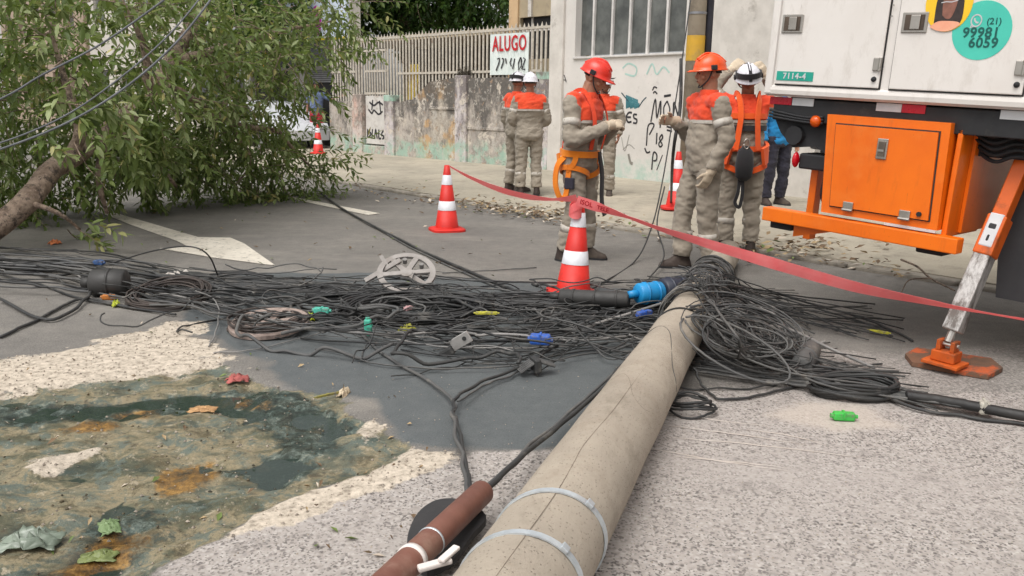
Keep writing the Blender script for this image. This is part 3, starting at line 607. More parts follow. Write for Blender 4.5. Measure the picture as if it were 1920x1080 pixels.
# cabinet: profile in (y, z) swept along x, with rounded lower lip
prof = [(.004, .06), (.004, 1.7), (.06, 1.76), (2.2, 1.76), (2.26, 1.7), (2.26, .02), (2.22, -.01), (.02, -.01), (-.008, .005), (-.012, .03), (-.008, .05)]
mb = MB(); mb.rings([[(x, y, z) for y, z in prof] for x in (L0, L0 + .01, L1)]); mb.build('cabinet', m_tw, truck, fixn=True)
mb = MB(); mb.box((L0 - .012, -.012, .0), (L0 + .045, .03, 1.7), bev=.012); mb.build('corner_post', m_tw, truck)
doors = [(-.80, -.115), (-.052, .656), (.72, 1.42), (1.49, 2.2)]
hx = {0: (-.72, -.14, -.146), 1: (.045, .625, .625), 2: (.82, 1.39, 1.39), 3: (1.6, 2.17, 2.17)}
paddles = []
for k, (a, b) in enumerate(doors):
    mb = MB(); mb.box((a - .006, -.002, .06), (b + .006, .003, 1.62)); sl = mb.build('door_seal', m_seal, truck)
    mb = MB(); mb.box((a, -.016, .067), (b, -.003, 1.613), bev=.005); d = mb.build('cabinet_door', m_tw, truck)
    x = hx[k][0]
    mb = MB(); mb.box((x - .072, -.024, .378), (x + .072, -.0165, .49), bev=.004); lt = mb.build('latch', m_chr, d)
    mb = MB(); mb.box((x - .055, -.0275, .392), (x + .055, -.0245, .476), bev=.001); mb.build('latch_dish', mat('latch_dark', C(120, 104, 92), C(88, 78, 70), .35, .8), lt)
    mb = MB(); mb.box((x - .02, -.036, .395), (x + .034, -.028, .474), bev=.004); mb.build('paddle', m_chr, lt)
    hx_ = hx[k][1]
    mb = MB(); mb.box((hx_ - .02, -.028, .165), (hx_ + .02, -.0165, .24), bev=.004); mb.tube([(hx_ + .022, -.025, .165), (hx_ + .022, -.025, .24)], .01, 8); mb.build('hinge', m_chr, d)
    mb = MB(); xk = hx[k][2]; mb.tube([(xk, -.0165, .118), (xk, -.03, .118)], [.016, .012], 12); mb.build('bump_stop', m_rub, d, True)
    for z in (.47, .53): MB().tube([(b + .02, -.012, z), (b + .02, -.018, z)], .006, 8).build('rivet', m_chr, d)
    if k == 0:
        p = MB().box((-.79, -.0195, .09), (-.535, -.0165, .146)).build('number_plate', mat('plate_teal', C(38, 160, 140), None, .4), d)
        text('7114-4', .05, m_rw, p, (-.664, -.0205, .117), bold=.0015, sp=1.15, ext=.0005)
# stickers on the second door
d2 = [o for o in truck.children if o.name.startswith('cabinet_door')][1]
def disc(cx, cz, rx, rz, y, m, name, par, n=40, keep=None):
    pts = [(cx + rx * math.cos(t), cz + rz * math.sin(t)) for t in np.linspace(0, 2 * math.pi, n, endpoint=False)]
    mb = MB(); mb.prism(pts, -.0005, .0005); mb.xf(Matrix.Translation((0, y, 0)) @ Matrix.Rotation(R(90), 4, 'X')); return mb.build(name, m, par, fixn=True)
t = disc(.405, .39, .150, .152, -.0175, m_teal, 'phone_sticker', d2)
text('99981', .072, m_tealt, t, (.405, -.0195, .377), bold=.0016, sp=1.05, ext=.0005); text('6059', .072, m_tealt, t, (.425, -.0195, .325), bold=.0016, sp=1.05, ext=.0005); text('(21)', .046, m_tealt, t, (.462, -.0195, .435), bold=.0006, ext=.0005)
mb = MB(); stroke(mb, [(.372 + .026 * math.cos(a), .44 + .03 * math.sin(a)) for a in np.linspace(0, 6.4, 24)], .007, -.0195); stroke(mb, [(.352, .42), (.346, .404), (.362, .412)], .007, -.0196); stroke(mb, [(.362, .452), (.364, .44), (.374, .43), (.384, .43)], .009, -.0196); mb.build('phone_symbol', m_rw, t)
p = disc(.215, .535, .125, .152, -.0195, mat('sticker_yellow', C(246, 200, 44), C(240, 190, 30), .4), 'portrait_sticker', d2)
def patch(pts, y, m, name, par):
    q = [(v.x, v.y) for v in catmull([(a, b, 0) for a, b in pts] + [(*pts[0], 0)], 4)[:-1]]
    mb = MB(); mb.prism(q, -.0004, .0004); mb.xf(Matrix.Translation((0, y, 0)) @ Matrix.Rotation(R(90), 4, 'X')); return mb.build(name, m, par, fixn=True)
m_hair = mat('print_hair', C(62, 50, 46), C(44, 36, 34), .5, scale=30); m_skin2 = mat('print_skin', C(150, 100, 84), C(120, 80, 66), .5, scale=20)
patch([(.15, .43), (.15, .54), (.165, .62), (.22, .66), (.28, .62), (.295, .54), (.29, .43), (.22, .415)], -.0207, m_hair, 'printed_hair', p)
patch([(.19, .47), (.185, .54), (.2, .6), (.23, .61), (.255, .58), (.258, .52), (.24, .46), (.215, .45)], -.0216, m_skin2, 'printed_face', p)
patch([(.13, .41), (.17, .437), (.22, .44), (.275, .435), (.29, .42), (.25, .392), (.21, .385), (.165, .392)], -.0225, mat('print_peach', C(242, 186, 150), C(236, 160, 130), .5), 'printed_shoulders', p)
mb = MB(); stroke(mb, [(.175, .535), (.2, .54), (.23, .538), (.262, .546)], .005, -.0224); mb.build('printed_glasses', m_rw, p)
# chassis rail, reflectors
MB().box((-.83, .05, -.16), (3.6, .12, -.02), bev=.006).build('chassis_rail', m_tk, truck)
MB().box((-.83, .25, -.28), (3.6, 2.0, -.012)).build('underframe', m_tk, truck)
for a, b, m_ in ((-.858, -.70, m_rr), (-.695, -.545, m_rw), (-.138, .014, m_rw), (.016, .152, m_rr), (.55, .70, m_rw), (.702, .84, m_rr)):
    MB().box((a, .045, -.062), (b, .0495, -.014), bev=.001).build('reflective_strip', m_rr if m_ is m_rr else m_rw, truck)
# orange tool box
bx = thing('tool_box', None, None); bx.parent = truck
mb = MB(); mb.rings([[(a, .0, z), (b, .0, z), (b, .52, z), (a, .52, z)] for a, b, z in ((-.415, .325, -.10), (-.372, .345, -.70))]); mb.build('box_shell', m_to, bx, fixn=True)
q = lambda x0, x1, z0, z1, y0, y1: MB().rings([[(x0[0], y0, z0), (x1[0], y0, z0), (x1[0], y1, z0), (x0[0], y1, z0)], [(x0[1], y0, z1), (x1[1], y0, z1), (x1[1], y1, z1), (x0[1], y1, z1)]])
q((-.352, -.320), (.278, .300), -.148, -.658, -.004, -.0005).build('door_gap', m_seal, bx, fixn=True)
q((-.343, -.312), (.270, .292), -.156, -.65, -.016, -.0045).build('box_door', m_to, bx, fixn=True)
MB().box((-.064, -.026, -.335), (0.0, -.0165, -.215), bev=.004).build('latch', m_chr, bx); MB().box((-.052, -.034, -.318), (-.012, -.0265, -.232), bev=.002).build('latch_dish', mat('latch_grey', C(150, 140, 128), C(110, 100, 90), .3, .8), bx)
MB().box((-.05, -.04, -.29), (-.014, -.0345, -.278)).build('latch_lip', m_chr, bx)
for x in (-.19, .159): mb = MB(); mb.box((x - .032, -.028, -.655), (x + .032, -.0165, -.61), bev=.004); mb.tube([(x - .032, -.026, -.66), (x + .032, -.026, -.66)], .009, 8); mb.build('hinge', m_chr, bx)
MB().tube([(.24, -.0165, -.62), (.24, -.03, -.62)], .014, 10).build('bump_stop', m_rub, bx)
MB().box((.348, .05, -.74), (.378, .5, -.13), bev=.006).build('side_frame', m_to, bx); MB().box((.38, .2, -.72), (.40, .9, -.15)).build('side_frame', m_to, bx)
MB().box((.04, -.004, -.716), (.34, -.0015, -.702)).build('reflective_strip', m_rw, bx)
MB().tube([(.62, .5, -.42), (.66, .5, -.42), (1.3, .5, -.42), (1.34, .5, -.42)], [.09, .13, .13, .09], 18).build('air_tank', m_tk, truck, True)
for k in range(5):
    z = -.1 - .035 * k; MB().tube(catmull([(.36, .16 + .03 * k, z), (.5, .14 + .02 * k, z - .06), (.62, .2, z - .02), (.8, .24, -.2 - .02 * k)], 6), .011, 7).build('hydraulic_hose', m_rub, truck, True)
for k in range(3): MB().tube(catmull([(-.84, .03, -.1 - .02 * k), (-.6, .04, -.13 - .015 * k), (-.46, .035, -.12 - .02 * k)], 6), .008, 6).build('wiring', m_rub, truck, True)
# orange step beam with brackets
mb = MB(); mb.box((-.77, -.03, -.812), (.478, .06, -.724), bev=.006); be = mb.build('step_beam', m_to, truck)
MB().box((-.60, .22, -.93), (-.55, .30, -.42), bev=.004).build('upright_post', m_to, truck)
mb = MB(); mb.prism([(-.58, -.812), (-.58, -.9), (-.28, -.815)], .061, .07); mb.xf(Matrix(((1, 0, 0, 0), (0, 0, 1, 0), (0, 1, 0, 0), (0, 0, 0, 1)))); mb.build('gusset', m_to, truck, fixn=True)
MB().box((-.765, .07, -.87), (-.6, .14, -.815), bev=.01).build('rubber_block', m_rub, truck)
MB().box((.2, .1, -.86), (.36, .25, -.815), bev=.01).build('rubber_block', m_rub, truck)
# rear light group
mb = MB(); mb.prism([(-.83, -.16), (-.42, -.16), (-.42, -.36), (-.52, -.31), (-.68, -.33), (-.78, -.24)], -.4, -.09); mb.xf(Matrix.Rotation(R(90), 4, 'X')); mb.tube([(-.66, .05, -.25), (-.66, .3, -.25)], .06, 16); mb.build('lamp_housing', m_rub, truck, fixn=True)
MB().box((-.63, .1, -.46), (-.42, .3, -.36), bev=.012).build('valve_block', m_tk, truck)
mb = MB(); mb.tube([(-.505, .04, -.15), (-.505, .02, -.15), (-.505, .0, -.15)], [.036, .036, .02], 16); mb.build('amber_lamp', mat('amber_lens', C(226, 96, 16), C(190, 70, 10), .15), truck, True)
mb = MB(); mb.ell((-.645, .09, -.405), (.022, .03, .05)); mb.build('tail_lamp', mat('red_lens', C(220, 16, 34), C(180, 10, 26), .12), truck, True)
for k in range(4):
    x = -.48 + .03 * k; mb = MB(); mb.tube(catmull([(x, .2, -.16), (x + .02, .18, -.4), (x - .01, .2, -.62), (x, .3, -.72)], 5), .013, 7); mb.build('hydraulic_hose', m_rub, truck, True)
for k, (x, z, m_) in enumerate([(-.585, -.2, m_rw), (-.575, -.25, m_yel), (-.58, -.31, m_rw)]): MB().box((x - .04, .2, z - .025), (x + .04, .24, z + .02), bev=.008).build('decal_plate', m_, truck)
# wheels
m_ty = mat('tyre_rubber', C(46, 46, 48), C(58, 57, 57), .8, bump=.3, bscale=30)
for y in (.5, 1.75):
    wh = thing('wheel', None, None); wh.parent = truck; wh.location = (1.28, y, -1.0)
    mb = MB(); pr = [(.28, .02), (.40, .0), (.47, .02), (.50, .06), (.50, .24), (.47, .28), (.40, .30), (.28, .28)]
    mb.rings([[(r_ * math.cos(a), yy, r_ * math.sin(a)) for r_, yy in pr] for a in np.linspace(0, 2 * math.pi, 41)], cap=False); mb.build('tyre', m_ty, wh, True, True)
    mb = MB(); mb.tube([(0, .06, 0), (0, .26, 0)], .285, 28); mb.tube([(0, -.0, 0), (0, .06, 0)], [.08, .12], 16); mb.build('rim', mat('rim_steel', C(150, 150, 150), C(120, 120, 120), .5, .6), wh)
fl = [(.60, -1.08), (.56, -.75), (.55, -.5), (.58, -.32), (.66, -.18), (.78, -.1), (1.9, -.08), (1.9, -1.06)]
mb = MB(); mb.prism(fl, -.40, -.34); mb.xf(Matrix.Rotation(R(90), 4, 'X')); mb.build('mud_flap', mat('mudguard_grey', C(60, 60, 62), C(50, 50, 52), .65), truck, False, True)
MB().box((-.99, .3, .02), (-.885, .7, .27), bev=.02).build('yellow_boom_rest', m_yel, truck); MB().box((-1.02, .28, .275), (-.89, .72, .30), bev=.006).build('rubber_pad', m_rub, truck)
# cab beyond the frame
mb = MB(); mb.box((3.75, .05, -.9), (5.4, 2.2, 1.3), bev=.15); mb.build('cab', m_tw, truck)
# outrigger
og = thing('outrigger', None, None); og.parent = truck
def bar(p0, p1, wd, dp, m, name, par):
    p0, p1 = Vector(p0), Vector(p1); z_ = (p1 - p0).normalized(); x_ = Vector((1, 0, 0)); x_ = (x_ - z_ * x_.dot(z_)).normalized(); y_ = z_.cross(x_)
    M_ = Matrix((x_, y_, z_)).transposed().to_4x4(); M_.translation = p0; L = (p1 - p0).length
    mb = MB(); mb.box((-wd / 2, -dp / 2, 0), (wd / 2, dp / 2, L), bev=.008); mb.xf(M_); return mb.build(name, m, par)
top = Vector((.66, .42, .05)); pt = Vector((.532, -.06, -1.30)); dv = pt - top
m_galv = NT('ram_steel'); s = m_galv; s.set(s.mix(s.ramp(s.noise(14, 8, .8, stretch=(1, 1, .25)), (.42, 0.), (.56, 1.)), C(196, 192, 188), C(112, 104, 98)), .4, .4); m_galv = s.m
m_arm = mat('arm_orange_shaded', C(214, 94, 10), C(192, 82, 10), .5, scale=5, dirt=C(110, 60, 30), dscale=6, damt=(.52, .7))  # upper leg orange, with the shade it sits in mixed into the colour
bar(top, top + dv * .52, .08, .095, m_arm, 'outer_leg', og); bar(top + dv * .48, top + dv * .64, .104, .118, m_arm, 'collar', og)
c0 = top + dv * .535
bar(top + dv * .6, top + dv * .955, .092, .105, m_galv, 'inner_leg', og)
o = bar(top + dv * .475, top + dv * .61, .075, .124, m_rw, 'leg_label', og)
bar(top + dv * .515, top + dv * .54, .045, .128, m_tk, 'label_mark', og); bar(top + dv * .56, top + dv * .59, .02, .128, m_tk, 'label_mark', og)
mb = MB(); mb.tube([top + dv * .94, top + dv * 1.0], .022, 10); mb.build('pin', m_chr, og)
m_ft = mat('foot_orange', C(206, 92, 18), C(180, 78, 16), .6, scale=6, dirt=C(110, 66, 40), dscale=7, damt=(.5, .66))
ft = Vector((.535, -.06, -1.35)); mb = MB(); mb.box(ft + Vector((-.065, -.055, -.06)), ft + Vector((.065, .055, .0)), bev=.006); mb.build('foot_block', m_ft, og)
for a, b in ((-.05, -.026), (.026, .05)): mb = MB(); mb.box(ft + Vector((a, -.04, .0005)), ft + Vector((b, .04, .06)), bev=.004); mb.build('pivot_lug', m_ft, og)
mb = MB(); mb.tube([ft + Vector((-.06, 0, .035)), ft + Vector((.06, 0, .035))], .012, 10); mb.build('pivot_pin', m_chr, og)
MB().box(ft + Vector((-.10, -.085, -.082)), ft + Vector((.10, .085, -.062)), bev=.004).build('foot_plate', m_ft, og)
m_rust = mat('rusty_orange_plate', C(120, 84, 62), C(96, 76, 62), .85, scale=7, bump=.4, dirt=C(190, 88, 44), dscale=4, damt=(.52, .6))
gp = at(1787, 686); mb = MB(); mb.prism([(-.2, -.17), (.19, -.19), (.25, .02), (.18, .2), (-.22, .19), (-.26, .0)], .004, .03); o = mb.build('support_plate', m_rust, fixn=True); o.location = (gp.x, gp.y, 0); o.rotation_euler.z = R(-32)
tag(o, 'rusty orange steel plate under the outrigger foot', 'steel plate')
# ================================================================ FALLEN POLE
A_, B_ = Vector((.06, 2.16, .165)), Vector((2.03, 7.94, .115)); pd = (B_ - A_).normalized(); plen = (B_ - A_).length
m_pc = NT('fallen_pole_concrete'); s = m_pc
c = s.mix(s.ramp(s.noise(1.6, 7, .65), (.35, 0.), (.65, 1.)), C(172, 160, 144), C(152, 141, 127)); c = s.mix(s.ramp(s.noise(5, 8, .72), (.52, 0.), (.7, .5)), c, C(140, 126, 110)); c = s.mix(s.ramp(s.noise(50, 5, .75), (.3, .5), (.4, 0.)), c, C(118, 106, 94))
c = s.mix(s.ramp(s.noise(1.1, 5, .6), (.58, 0.), (.72, .45)), c, C(188, 176, 160)); c = s.mix(s.ramp(s.voro(70), (.1, .75), (.2, 0.)), c, C(112, 102, 90)); c = s.mix(s.ramp(s.noise(3.2, 6, .7, stretch=(1, .4, 1)), (.56, 0.), (.66, .5)), c, C(122, 112, 98)); s.set(c, .92); s.bump(s.math('ADD', s.noise(30, 6, .75), s.ramp(s.voro(70), (.08, 0.), (.25, .5))), .6, .01); m_pc = s.m
pole = thing('fallen_pole', 'fallen tapered concrete utility pole lying across the road in the foreground', 'pole')
def pax(t): return A_ + pd * (t * plen)                     # t = 0 near frame edge, 1 far tip
def prad(t): return .162 - .045 * t
px_ = pd.cross(Z_UP).normalized(); pz_ = px_.cross(pd).normalized()
mb = MB(); ts = np.linspace(-.55, 1.0, 110); rg = []
for t in ts:
    rg.append([pax(t) + (px_ * math.cos(a) + pz_ * math.sin(a)) * (prad(t) + .005 * mnoise.noise(Vector((t * 14, math.cos(a) * 2, math.sin(a) * 2)))) for a in np.linspace(0, 2 * math.pi, 32, endpoint=False)])
mb.rings(rg); mb.build('shaft', m_pc, pole, True, True)
m_gs = mat('galvanised_strap', C(206, 212, 216), C(184, 190, 194), .38, .45, scale=18)
def ring(t, wd, off, m, name, par, tilt=0, a0=-60, a1=250, n=36):
    mb = MB(); rg = []
    for a in np.linspace(R(a0), R(a1), n):
        r_ = prad(t); d = px_ * math.cos(a) + pz_ * math.sin(a); c = pax(t) + pd * (tilt * math.cos(a))
        rg.append([c + d * (r_ + .001) - pd * wd / 2, c + d * (r_ + off) - pd * wd / 2, c + d * (r_ + off) + pd * wd / 2, c + d * (r_ + .001) + pd * wd / 2])
    mb.rings(rg); o = mb.build(name, m, par, fixn=True); return o
for t, tl in ((-.012, .04), (.034, .045)):
    st = ring(t, .024, .006, m_gs, 'steel_strap', pole, tl)
    a = R(48); d = px_ * math.cos(a) + pz_ * math.sin(a); tg = (-px_ * math.sin(a) + pz_ * math.cos(a)); c = pax(t) + pd * (tl * math.cos(a)) + d * (prad(t) + .008)
    mb = MB(); mb.box((-.014, -.012, -.004), (.014, .012, .007), bev=.002); mb.xf(frame(c, pd, tg)); mb.build('buckle', m_gs, st)
m_crk = mat('crack_dark', C(134, 120, 106), C(104, 92, 80), .95, scale=20); m_cab = mat('cable_black', C(44, 44, 45), C(58, 57, 55), .6, scale=3, dirt=C(100, 96, 90), dscale=5, damt=(.55, .7))
def surf(t, ang, off=0): 
    a = R(ang); return pax(t) + (px_ * math.cos(a) + pz_ * math.sin(a)) * (prad(t) + off)
def along(pts, r, m, name, par, n=5, k=8):
    """line on the shaft surface through (t, angle) points"""
    q = catmull([(t, a, 0) for t, a in pts], k); mb = MB(); mb.tube([surf(v.x, v.y, r * .2) for v in q], r, n); return mb.build(name, m, par)
along([(-.05, 86), (.03, 84), (.07, 87), (.1, 90), (.16, 84), (.22, 82), (.27, 80)], .001, m_crk, 'crack', pole)
along([(.24, 130), (.245, 110), (.23, 92), (.2, 72), (.19, 50), (.2, 30)], .0012, m_crk, 'crack', pole)
along([(.39, 140), (.40, 110), (.38, 80), (.33, 55), (.30, 35), (.29, 0)], .002, m_cab, 'thin_wire', pole)
for t, tl, wd in ((.475, .06, .012), (.57, .05, .02)): ring(t, wd, .009, m_cab, 'black_band', pole, tl, -70, 260)
along([(.6, 150), (.58, 110), (.55, 70), (.52, 40), (.53, 10)], .004, m_cab, 'thin_wire', pole)
# brown conduit beside the pole
m_br = mat('brown_plastic', C(128, 84, 70), C(112, 72, 60), .5, scale=8, dirt=C(150, 120, 104), damt=(.55, .75))
q0, q1 = at(905, 922, .13), at(735, 1085, .16); q2 = q1 + (q1 - q0) * 1.6
cdt = thing('brown_conduit', 'brown plastic conduit pipe with cables entering it, beside the fallen pole', 'pipe')
dirq = (q2 - q0).normalized()
mb = MB(); pr = [(0, .0365), (.008, .042), (.5, .042), (1.0, .043)]; L_ = (q2 - q0).length
mb.tube([q0 + dirq * L_ * t for t in (0, .004, .3, .6, 1)], [.04, .043, .044, .044, .045], 24); mb.build('pipe', m_br, cdt, True)
cr = lambda d, wd, r_, m, n: MB().tube([q0 + dirq * d, q0 + dirq * (d + wd)], r_, 24).build(n, m, cdt, True)
L2 = (q1 - q0).length; cr(L2 * .62, .008, .0455, m_gs, 'clamp_ring')
st = cr(L2 * .80, .022, .047, mat('white_tie', C(226, 218, 212), C(208, 198, 192), .6), 'white_strap')
kp = at(838, 1042, .19); mb = MB(); mb.box((-.03, -.012, -.006), (.05, .012, .006), bev=.004); mb.xf(frame(kp, (.5, .8, .1), (-.8, .5, 0))); mb.build('strap_tail', MATS['white_tie'], st)
kp2 = at(815, 1058, .17); mb = MB(); mb.box((-.05, -.014, -.008), (.05, .014, .008), bev=.005); mb.xf(frame(kp2, (.9, .35, .1), (-.35, .9, 0))); mb.build('strap_tail', MATS['white_tie'], st)
m_bp = mat('black_plate', C(44, 43, 44), C(54, 52, 52), .7, bump=.2)
pts = [(762, 1036), (766, 1000), (784, 968), (812, 950), (842, 946), (868, 952), (912, 978), (884, 1010), (852, 1046), (800, 1066)]
P = [at(*p, .06) for p in pts]; c = sum(P, Vector()) / len(P); mb = MB(); q_ = catmull([p - c for p in P] + [P[0] - c], 4)[:-1]; mb.prism([(p.x, p.y) for p in q_], -.012, .012); o = mb.build('black_cap', m_bp, fixn=True); o.location = c; o.rotation_euler = (R(4), R(-3), 0)
tag(o, 'flat black rounded plastic plate under the brown conduit', 'plate')

# ================================================================ CABLES
m_c2 = mat('cable_grey', C(76, 76, 76), C(94, 92, 89), .65, scale=3, dirt=C(126, 120, 112), dscale=5, damt=(.55, .7)); m_c3 = mat('cable_light', C(138, 134, 130), C(108, 106, 104), .5, scale=4)
CAB = [m_cab, m_c2, m_c3]
def gpath(pts, k=8, wob=0.0, seed=0):
    """pixel (x, y, z) -> smooth ground path"""
    P = [at(p[0], p[1], p[2] if len(p) > 2 else .012) for p in pts]; out = catmull(P, k)
    if wob:
        for i, v in enumerate(out): v += Vector((mnoise.noise(Vector((i * .35, seed, 0))), mnoise.noise(Vector((i * .35, seed, 5))), .25 * abs(mnoise.noise(Vector((i * .35, seed, 9)))))) * wob
    for v in out: v.z = max(v.z, ground_z(v.x, v.y) + .006)
    return out
def cable(pts, r, label, m=None, name='cable', k=8, wob=.02, n=7, world=False, group=None):
    P = catmull(pts, k) if world else gpath(pts, k, wob, sum(map(ord, label)) % 97)
    mb = MB(); mb.tube(P, r, n); o = mb.build(name, m or m_cab, None, True); return tag(o, label, 'cable', group)
cable([(590, 352, .05), (640, 390, .03), (760, 455, .02), (870, 505, .02), (990, 556, .03)], .014, 'thick black cable running diagonally from the tree to the second cone')
cable([(600, 362, .03), (660, 402, .02), (770, 464, .012), (880, 516, .012), (985, 560, .02)], .008, 'thinner cable lying alongside the diagonal black cable behind the reel frame', m_c2)
cable([(905, 922, .15), (1000, 838, .10), (1100, 755, .1), (1190, 668, .16), (1250, 628, .26), (1262, 600, .2)], .011, 'black cable running along the left side of the fallen pole')
cable([(900, 926, .14), (1010, 822, .08), (1120, 728, .06), (1210, 640, .08), (1260, 600, .12)], .008, 'second thinner cable hugging the fallen pole beside the brown conduit', m_c2)
cable([(878, 925, .13), (868, 870, .08), (850, 790, .04), (848, 752, .04), (800, 712, .02), (720, 665, .015), (660, 600, .02), (625, 520, .05)], .0085, 'cable going from the brown conduit to the junction and left up to the bundle', m_c2)
cable([(884, 925, .13), (874, 870, .08), (856, 790, .04), (852, 752, .045), (900, 718, .03), (990, 682, .04), (1060, 640, .04), (1190, 590, .06)], .0085, 'cable going from the brown conduit to the junction and right to the tangle')
cable([(858, 752, .05), (910, 722, .03), (975, 696, .02), (1010, 676, .04)], .006, 'short grey cable beside the right arm of the cable junction', m_c2)
cable([(205, 495, .06), (280, 472, .25), (350, 462, .38), (390, 478, .32), (410, 520, .05)], .006, 'thin wire arching up in front of the painted arrow', wob=0)
cable([(0, 560, .03), (90, 600, .02), (160, 562, .03), (170, 540, .06)], .011, 'loose black cable end crossing the road at the left frame edge')
cable([(0, 632, .012), (70, 600, .012), (150, 562, .015), (240, 575, .02)], .010, 'dark cable leaving the frame at the far left below the bundle')
cable([(0, 515, .02), (80, 535, .012), (160, 562, .015), (330, 590, .02)], .008, 'cable crossing under the black splice canister at left')
cable([(350, 540, .06), (400, 560, .12), (410, 600, .05), (392, 650, .012)], .0045, 'pale thin wire curling down left of the brown coil frame', m_c3)
cable([(400, 662, .012), (480, 655, .012), (560, 635, .012), (620, 620, .02)], .0035, 'pale thin wire lying on dark asphalt under the brown coil frame', m_c3)
cable([(1300, 690, .1), (1320, 725, .03), (1350, 748, .012), (1420, 742, .012), (1500, 722, .012), (1540, 715, .02)], .007, 'loose black wire loop on pale asphalt right of the fallen pole')
cable([(1700, 742, .05), (1760, 750, .05), (1840, 765, .05), (1930, 782, .05), (2050, 800, .05)], .026, 'thick taped black cable bundle leaving the frame at right', mat('cable_tape_black', C(34, 33, 33), C(46, 44, 42), .6, scale=9))
cable([(1560, 690, .05), (1700, 760, .02), (1800, 780, .012), (1950, 800, .012)], .009, 'thin cable below the thick taped bundle at right')
cable([(1420, 610, .2), (1480, 618, .16), (1560, 655, .06), (1640, 690, .02)], .010, 'pale metal rod sticking out of the coil right of the pole', m_c3, 'metal_rod', wob=0)['category'] = 'rod'
cable([(1035, 640, .03), (1110, 610, .06), (1180, 588, .1), (1250, 566, .16)], .010, 'pale metal rod in the tangle left of the pole, above the blue clip', m_c3, 'metal_rod', wob=0)['category'] = 'rod'
cable([(1450, 550, .1), (1560, 580, .05), (1640, 605, .03), (1715, 640, .012)], .008, 'black cable reaching from the tangle towards the outrigger plate')
cable([(830, 512, .01), (900, 508, .01), (1005, 502, .01)], .005, 'thin wire on the road right of the reel frame', m_c2)
# hanging wires in front of the white wall
cable([aty(1296, -10, 9.5), aty(1282, 90, 9.2), aty(1262, 220, 9.0), aty(1242, 340, 8.6), aty(1222, 425, 8.2), at(1190, 490, .02), at(1110, 542, .02)], .007, 'thin dark wire hanging down beside the worker in orange helmet', m_cab, world=True)
cable([aty(1246, 350, 8.4), aty(1232, 420, 8.0), at(1245, 480, .1), at(1215, 525, .02)], .007, 'short thin wire dangling below the hanging wire near the second cone', m_cab, world=True)
# sagging overhead wires in front of the tree
m_ow = mat('overhead_wire', C(112, 114, 118), C(92, 94, 98), .8)
cable([aty(-120, 312, 5.6), aty(0, 280, 5.7), aty(130, 228, 5.8), aty(240, 160, 6.0), aty(330, 80, 6.2), aty(400, -8, 6.4), aty(450, -90, 6.6)], .0075, 'lower of two close sagging wires crossing the fallen tree', m_ow, world=True)
cable([aty(-120, 296, 5.8), aty(0, 268, 5.9), aty(120, 218, 6.0), aty(220, 150, 6.2), aty(310, 72, 6.4), aty(378, -8, 6.6), aty(420, -80, 6.8)], .006, 'upper of two close sagging wires crossing the fallen tree', m_ow, world=True)
cable([aty(-60, 214, 6.4), aty(20, 176, 6.4), aty(80, 140, 6.4), aty(190, 82, 6.5), aty(310, -2, 6.7), aty(380, -60, 6.8)], .0075, 'highest sagging wire at the top left in front of leaves', m_ow, world=True)

# the uncountable tangle
tg = [MB(), MB(), MB()]
def pick(): return random.choices((0, 1, 2), (6, 3, .25))[0]
spine = [(-120, 488, 24), (60, 500, 22), (200, 512, 24), (330, 536, 22), (480, 560, 26), (640, 570, 34), (800, 572, 36), (950, 580, 34), (1100, 585, 36), (1250, 572, 34)]
def sp(i0, i1, sc=1, rmin=.003, rmax=.008, zmax=.1):
    pts = []; o = random.gauss(0, .8)
    for i in range(i0, i1):
        x, y, w_ = spine[i]; o += random.gauss(0, .5); o = max(-1.5, min(1.5, o)); pts.append((x + random.uniform(-40, 40), y + o * w_ * sc, random.uniform(.008, zmax)))
    tg[pick()].tube(gpath(pts, 7, .09, random.random() * 50), random.uniform(rmin, rmax), 5)
for k in range(16): sp(0, 10, 1, .003, .010)
for k in range(20): i0 = random.randint(0, 6); sp(i0, i0 + random.randint(3, 4), 1.2, .003, .009, .16)
for k in range(10): sp(0, 5, .4, .007, .013, .08)
for k in range(8): sp(0, 4, .5, .004, .012, .08)
for k in range(14):                                          # long dark run at the front edge of the bundle
    o = random.uniform(-9, 9); tg[0].tube(gpath([(300, 515 + o, .05), (500, 530 + o, .06), (700, 545 + o, .05), (900, 560 + o, .06), (1080, 568 + o, .08), (1240, 560 + o, .12)], 6, .03, k), random.uniform(.006, .011), 6)
for k in range(24):                                          # lower fringe lying on the dark asphalt
    y0 = random.uniform(590, 690); x0 = random.uniform(560, 900); x1 = random.uniform(1050, 1280)
    tg[pick()].tube(gpath([(x0, y0 - 15 + random.uniform(-20, 20)), (x0 * .65 + x1 * .35, y0 + random.uniform(-18, 18), random.uniform(.01, .06)), (x0 * .3 + x1 * .7, y0 + random.uniform(-25, 18), .03), (x1, y0 * .5 + 300 + random.uniform(-15, 15), random.uniform(.03, .15))], 7, .04, k), random.uniform(.0025, .006), 5)
for k in range(26):                                          # loops near the pole head
    c = at(random.uniform(1010, 1260), random.uniform(575, 665), random.uniform(.04, .14)); r0 = random.uniform(.08, .32); a0 = random.uniform(0, 6); t_ = random.uniform(-.4, .5)
    tg[pick()].tube([c + Vector((r0 * 1.3 * math.cos(a0 + a), r0 * .9 * math.sin(a0 + a), max(-.1, r0 * t_ * math.sin(a + 1) + .02 * math.sin(3 * a)))) for a in np.linspace(0, random.uniform(3.4, 6.2), 22)], random.uniform(.003, .007), 5)
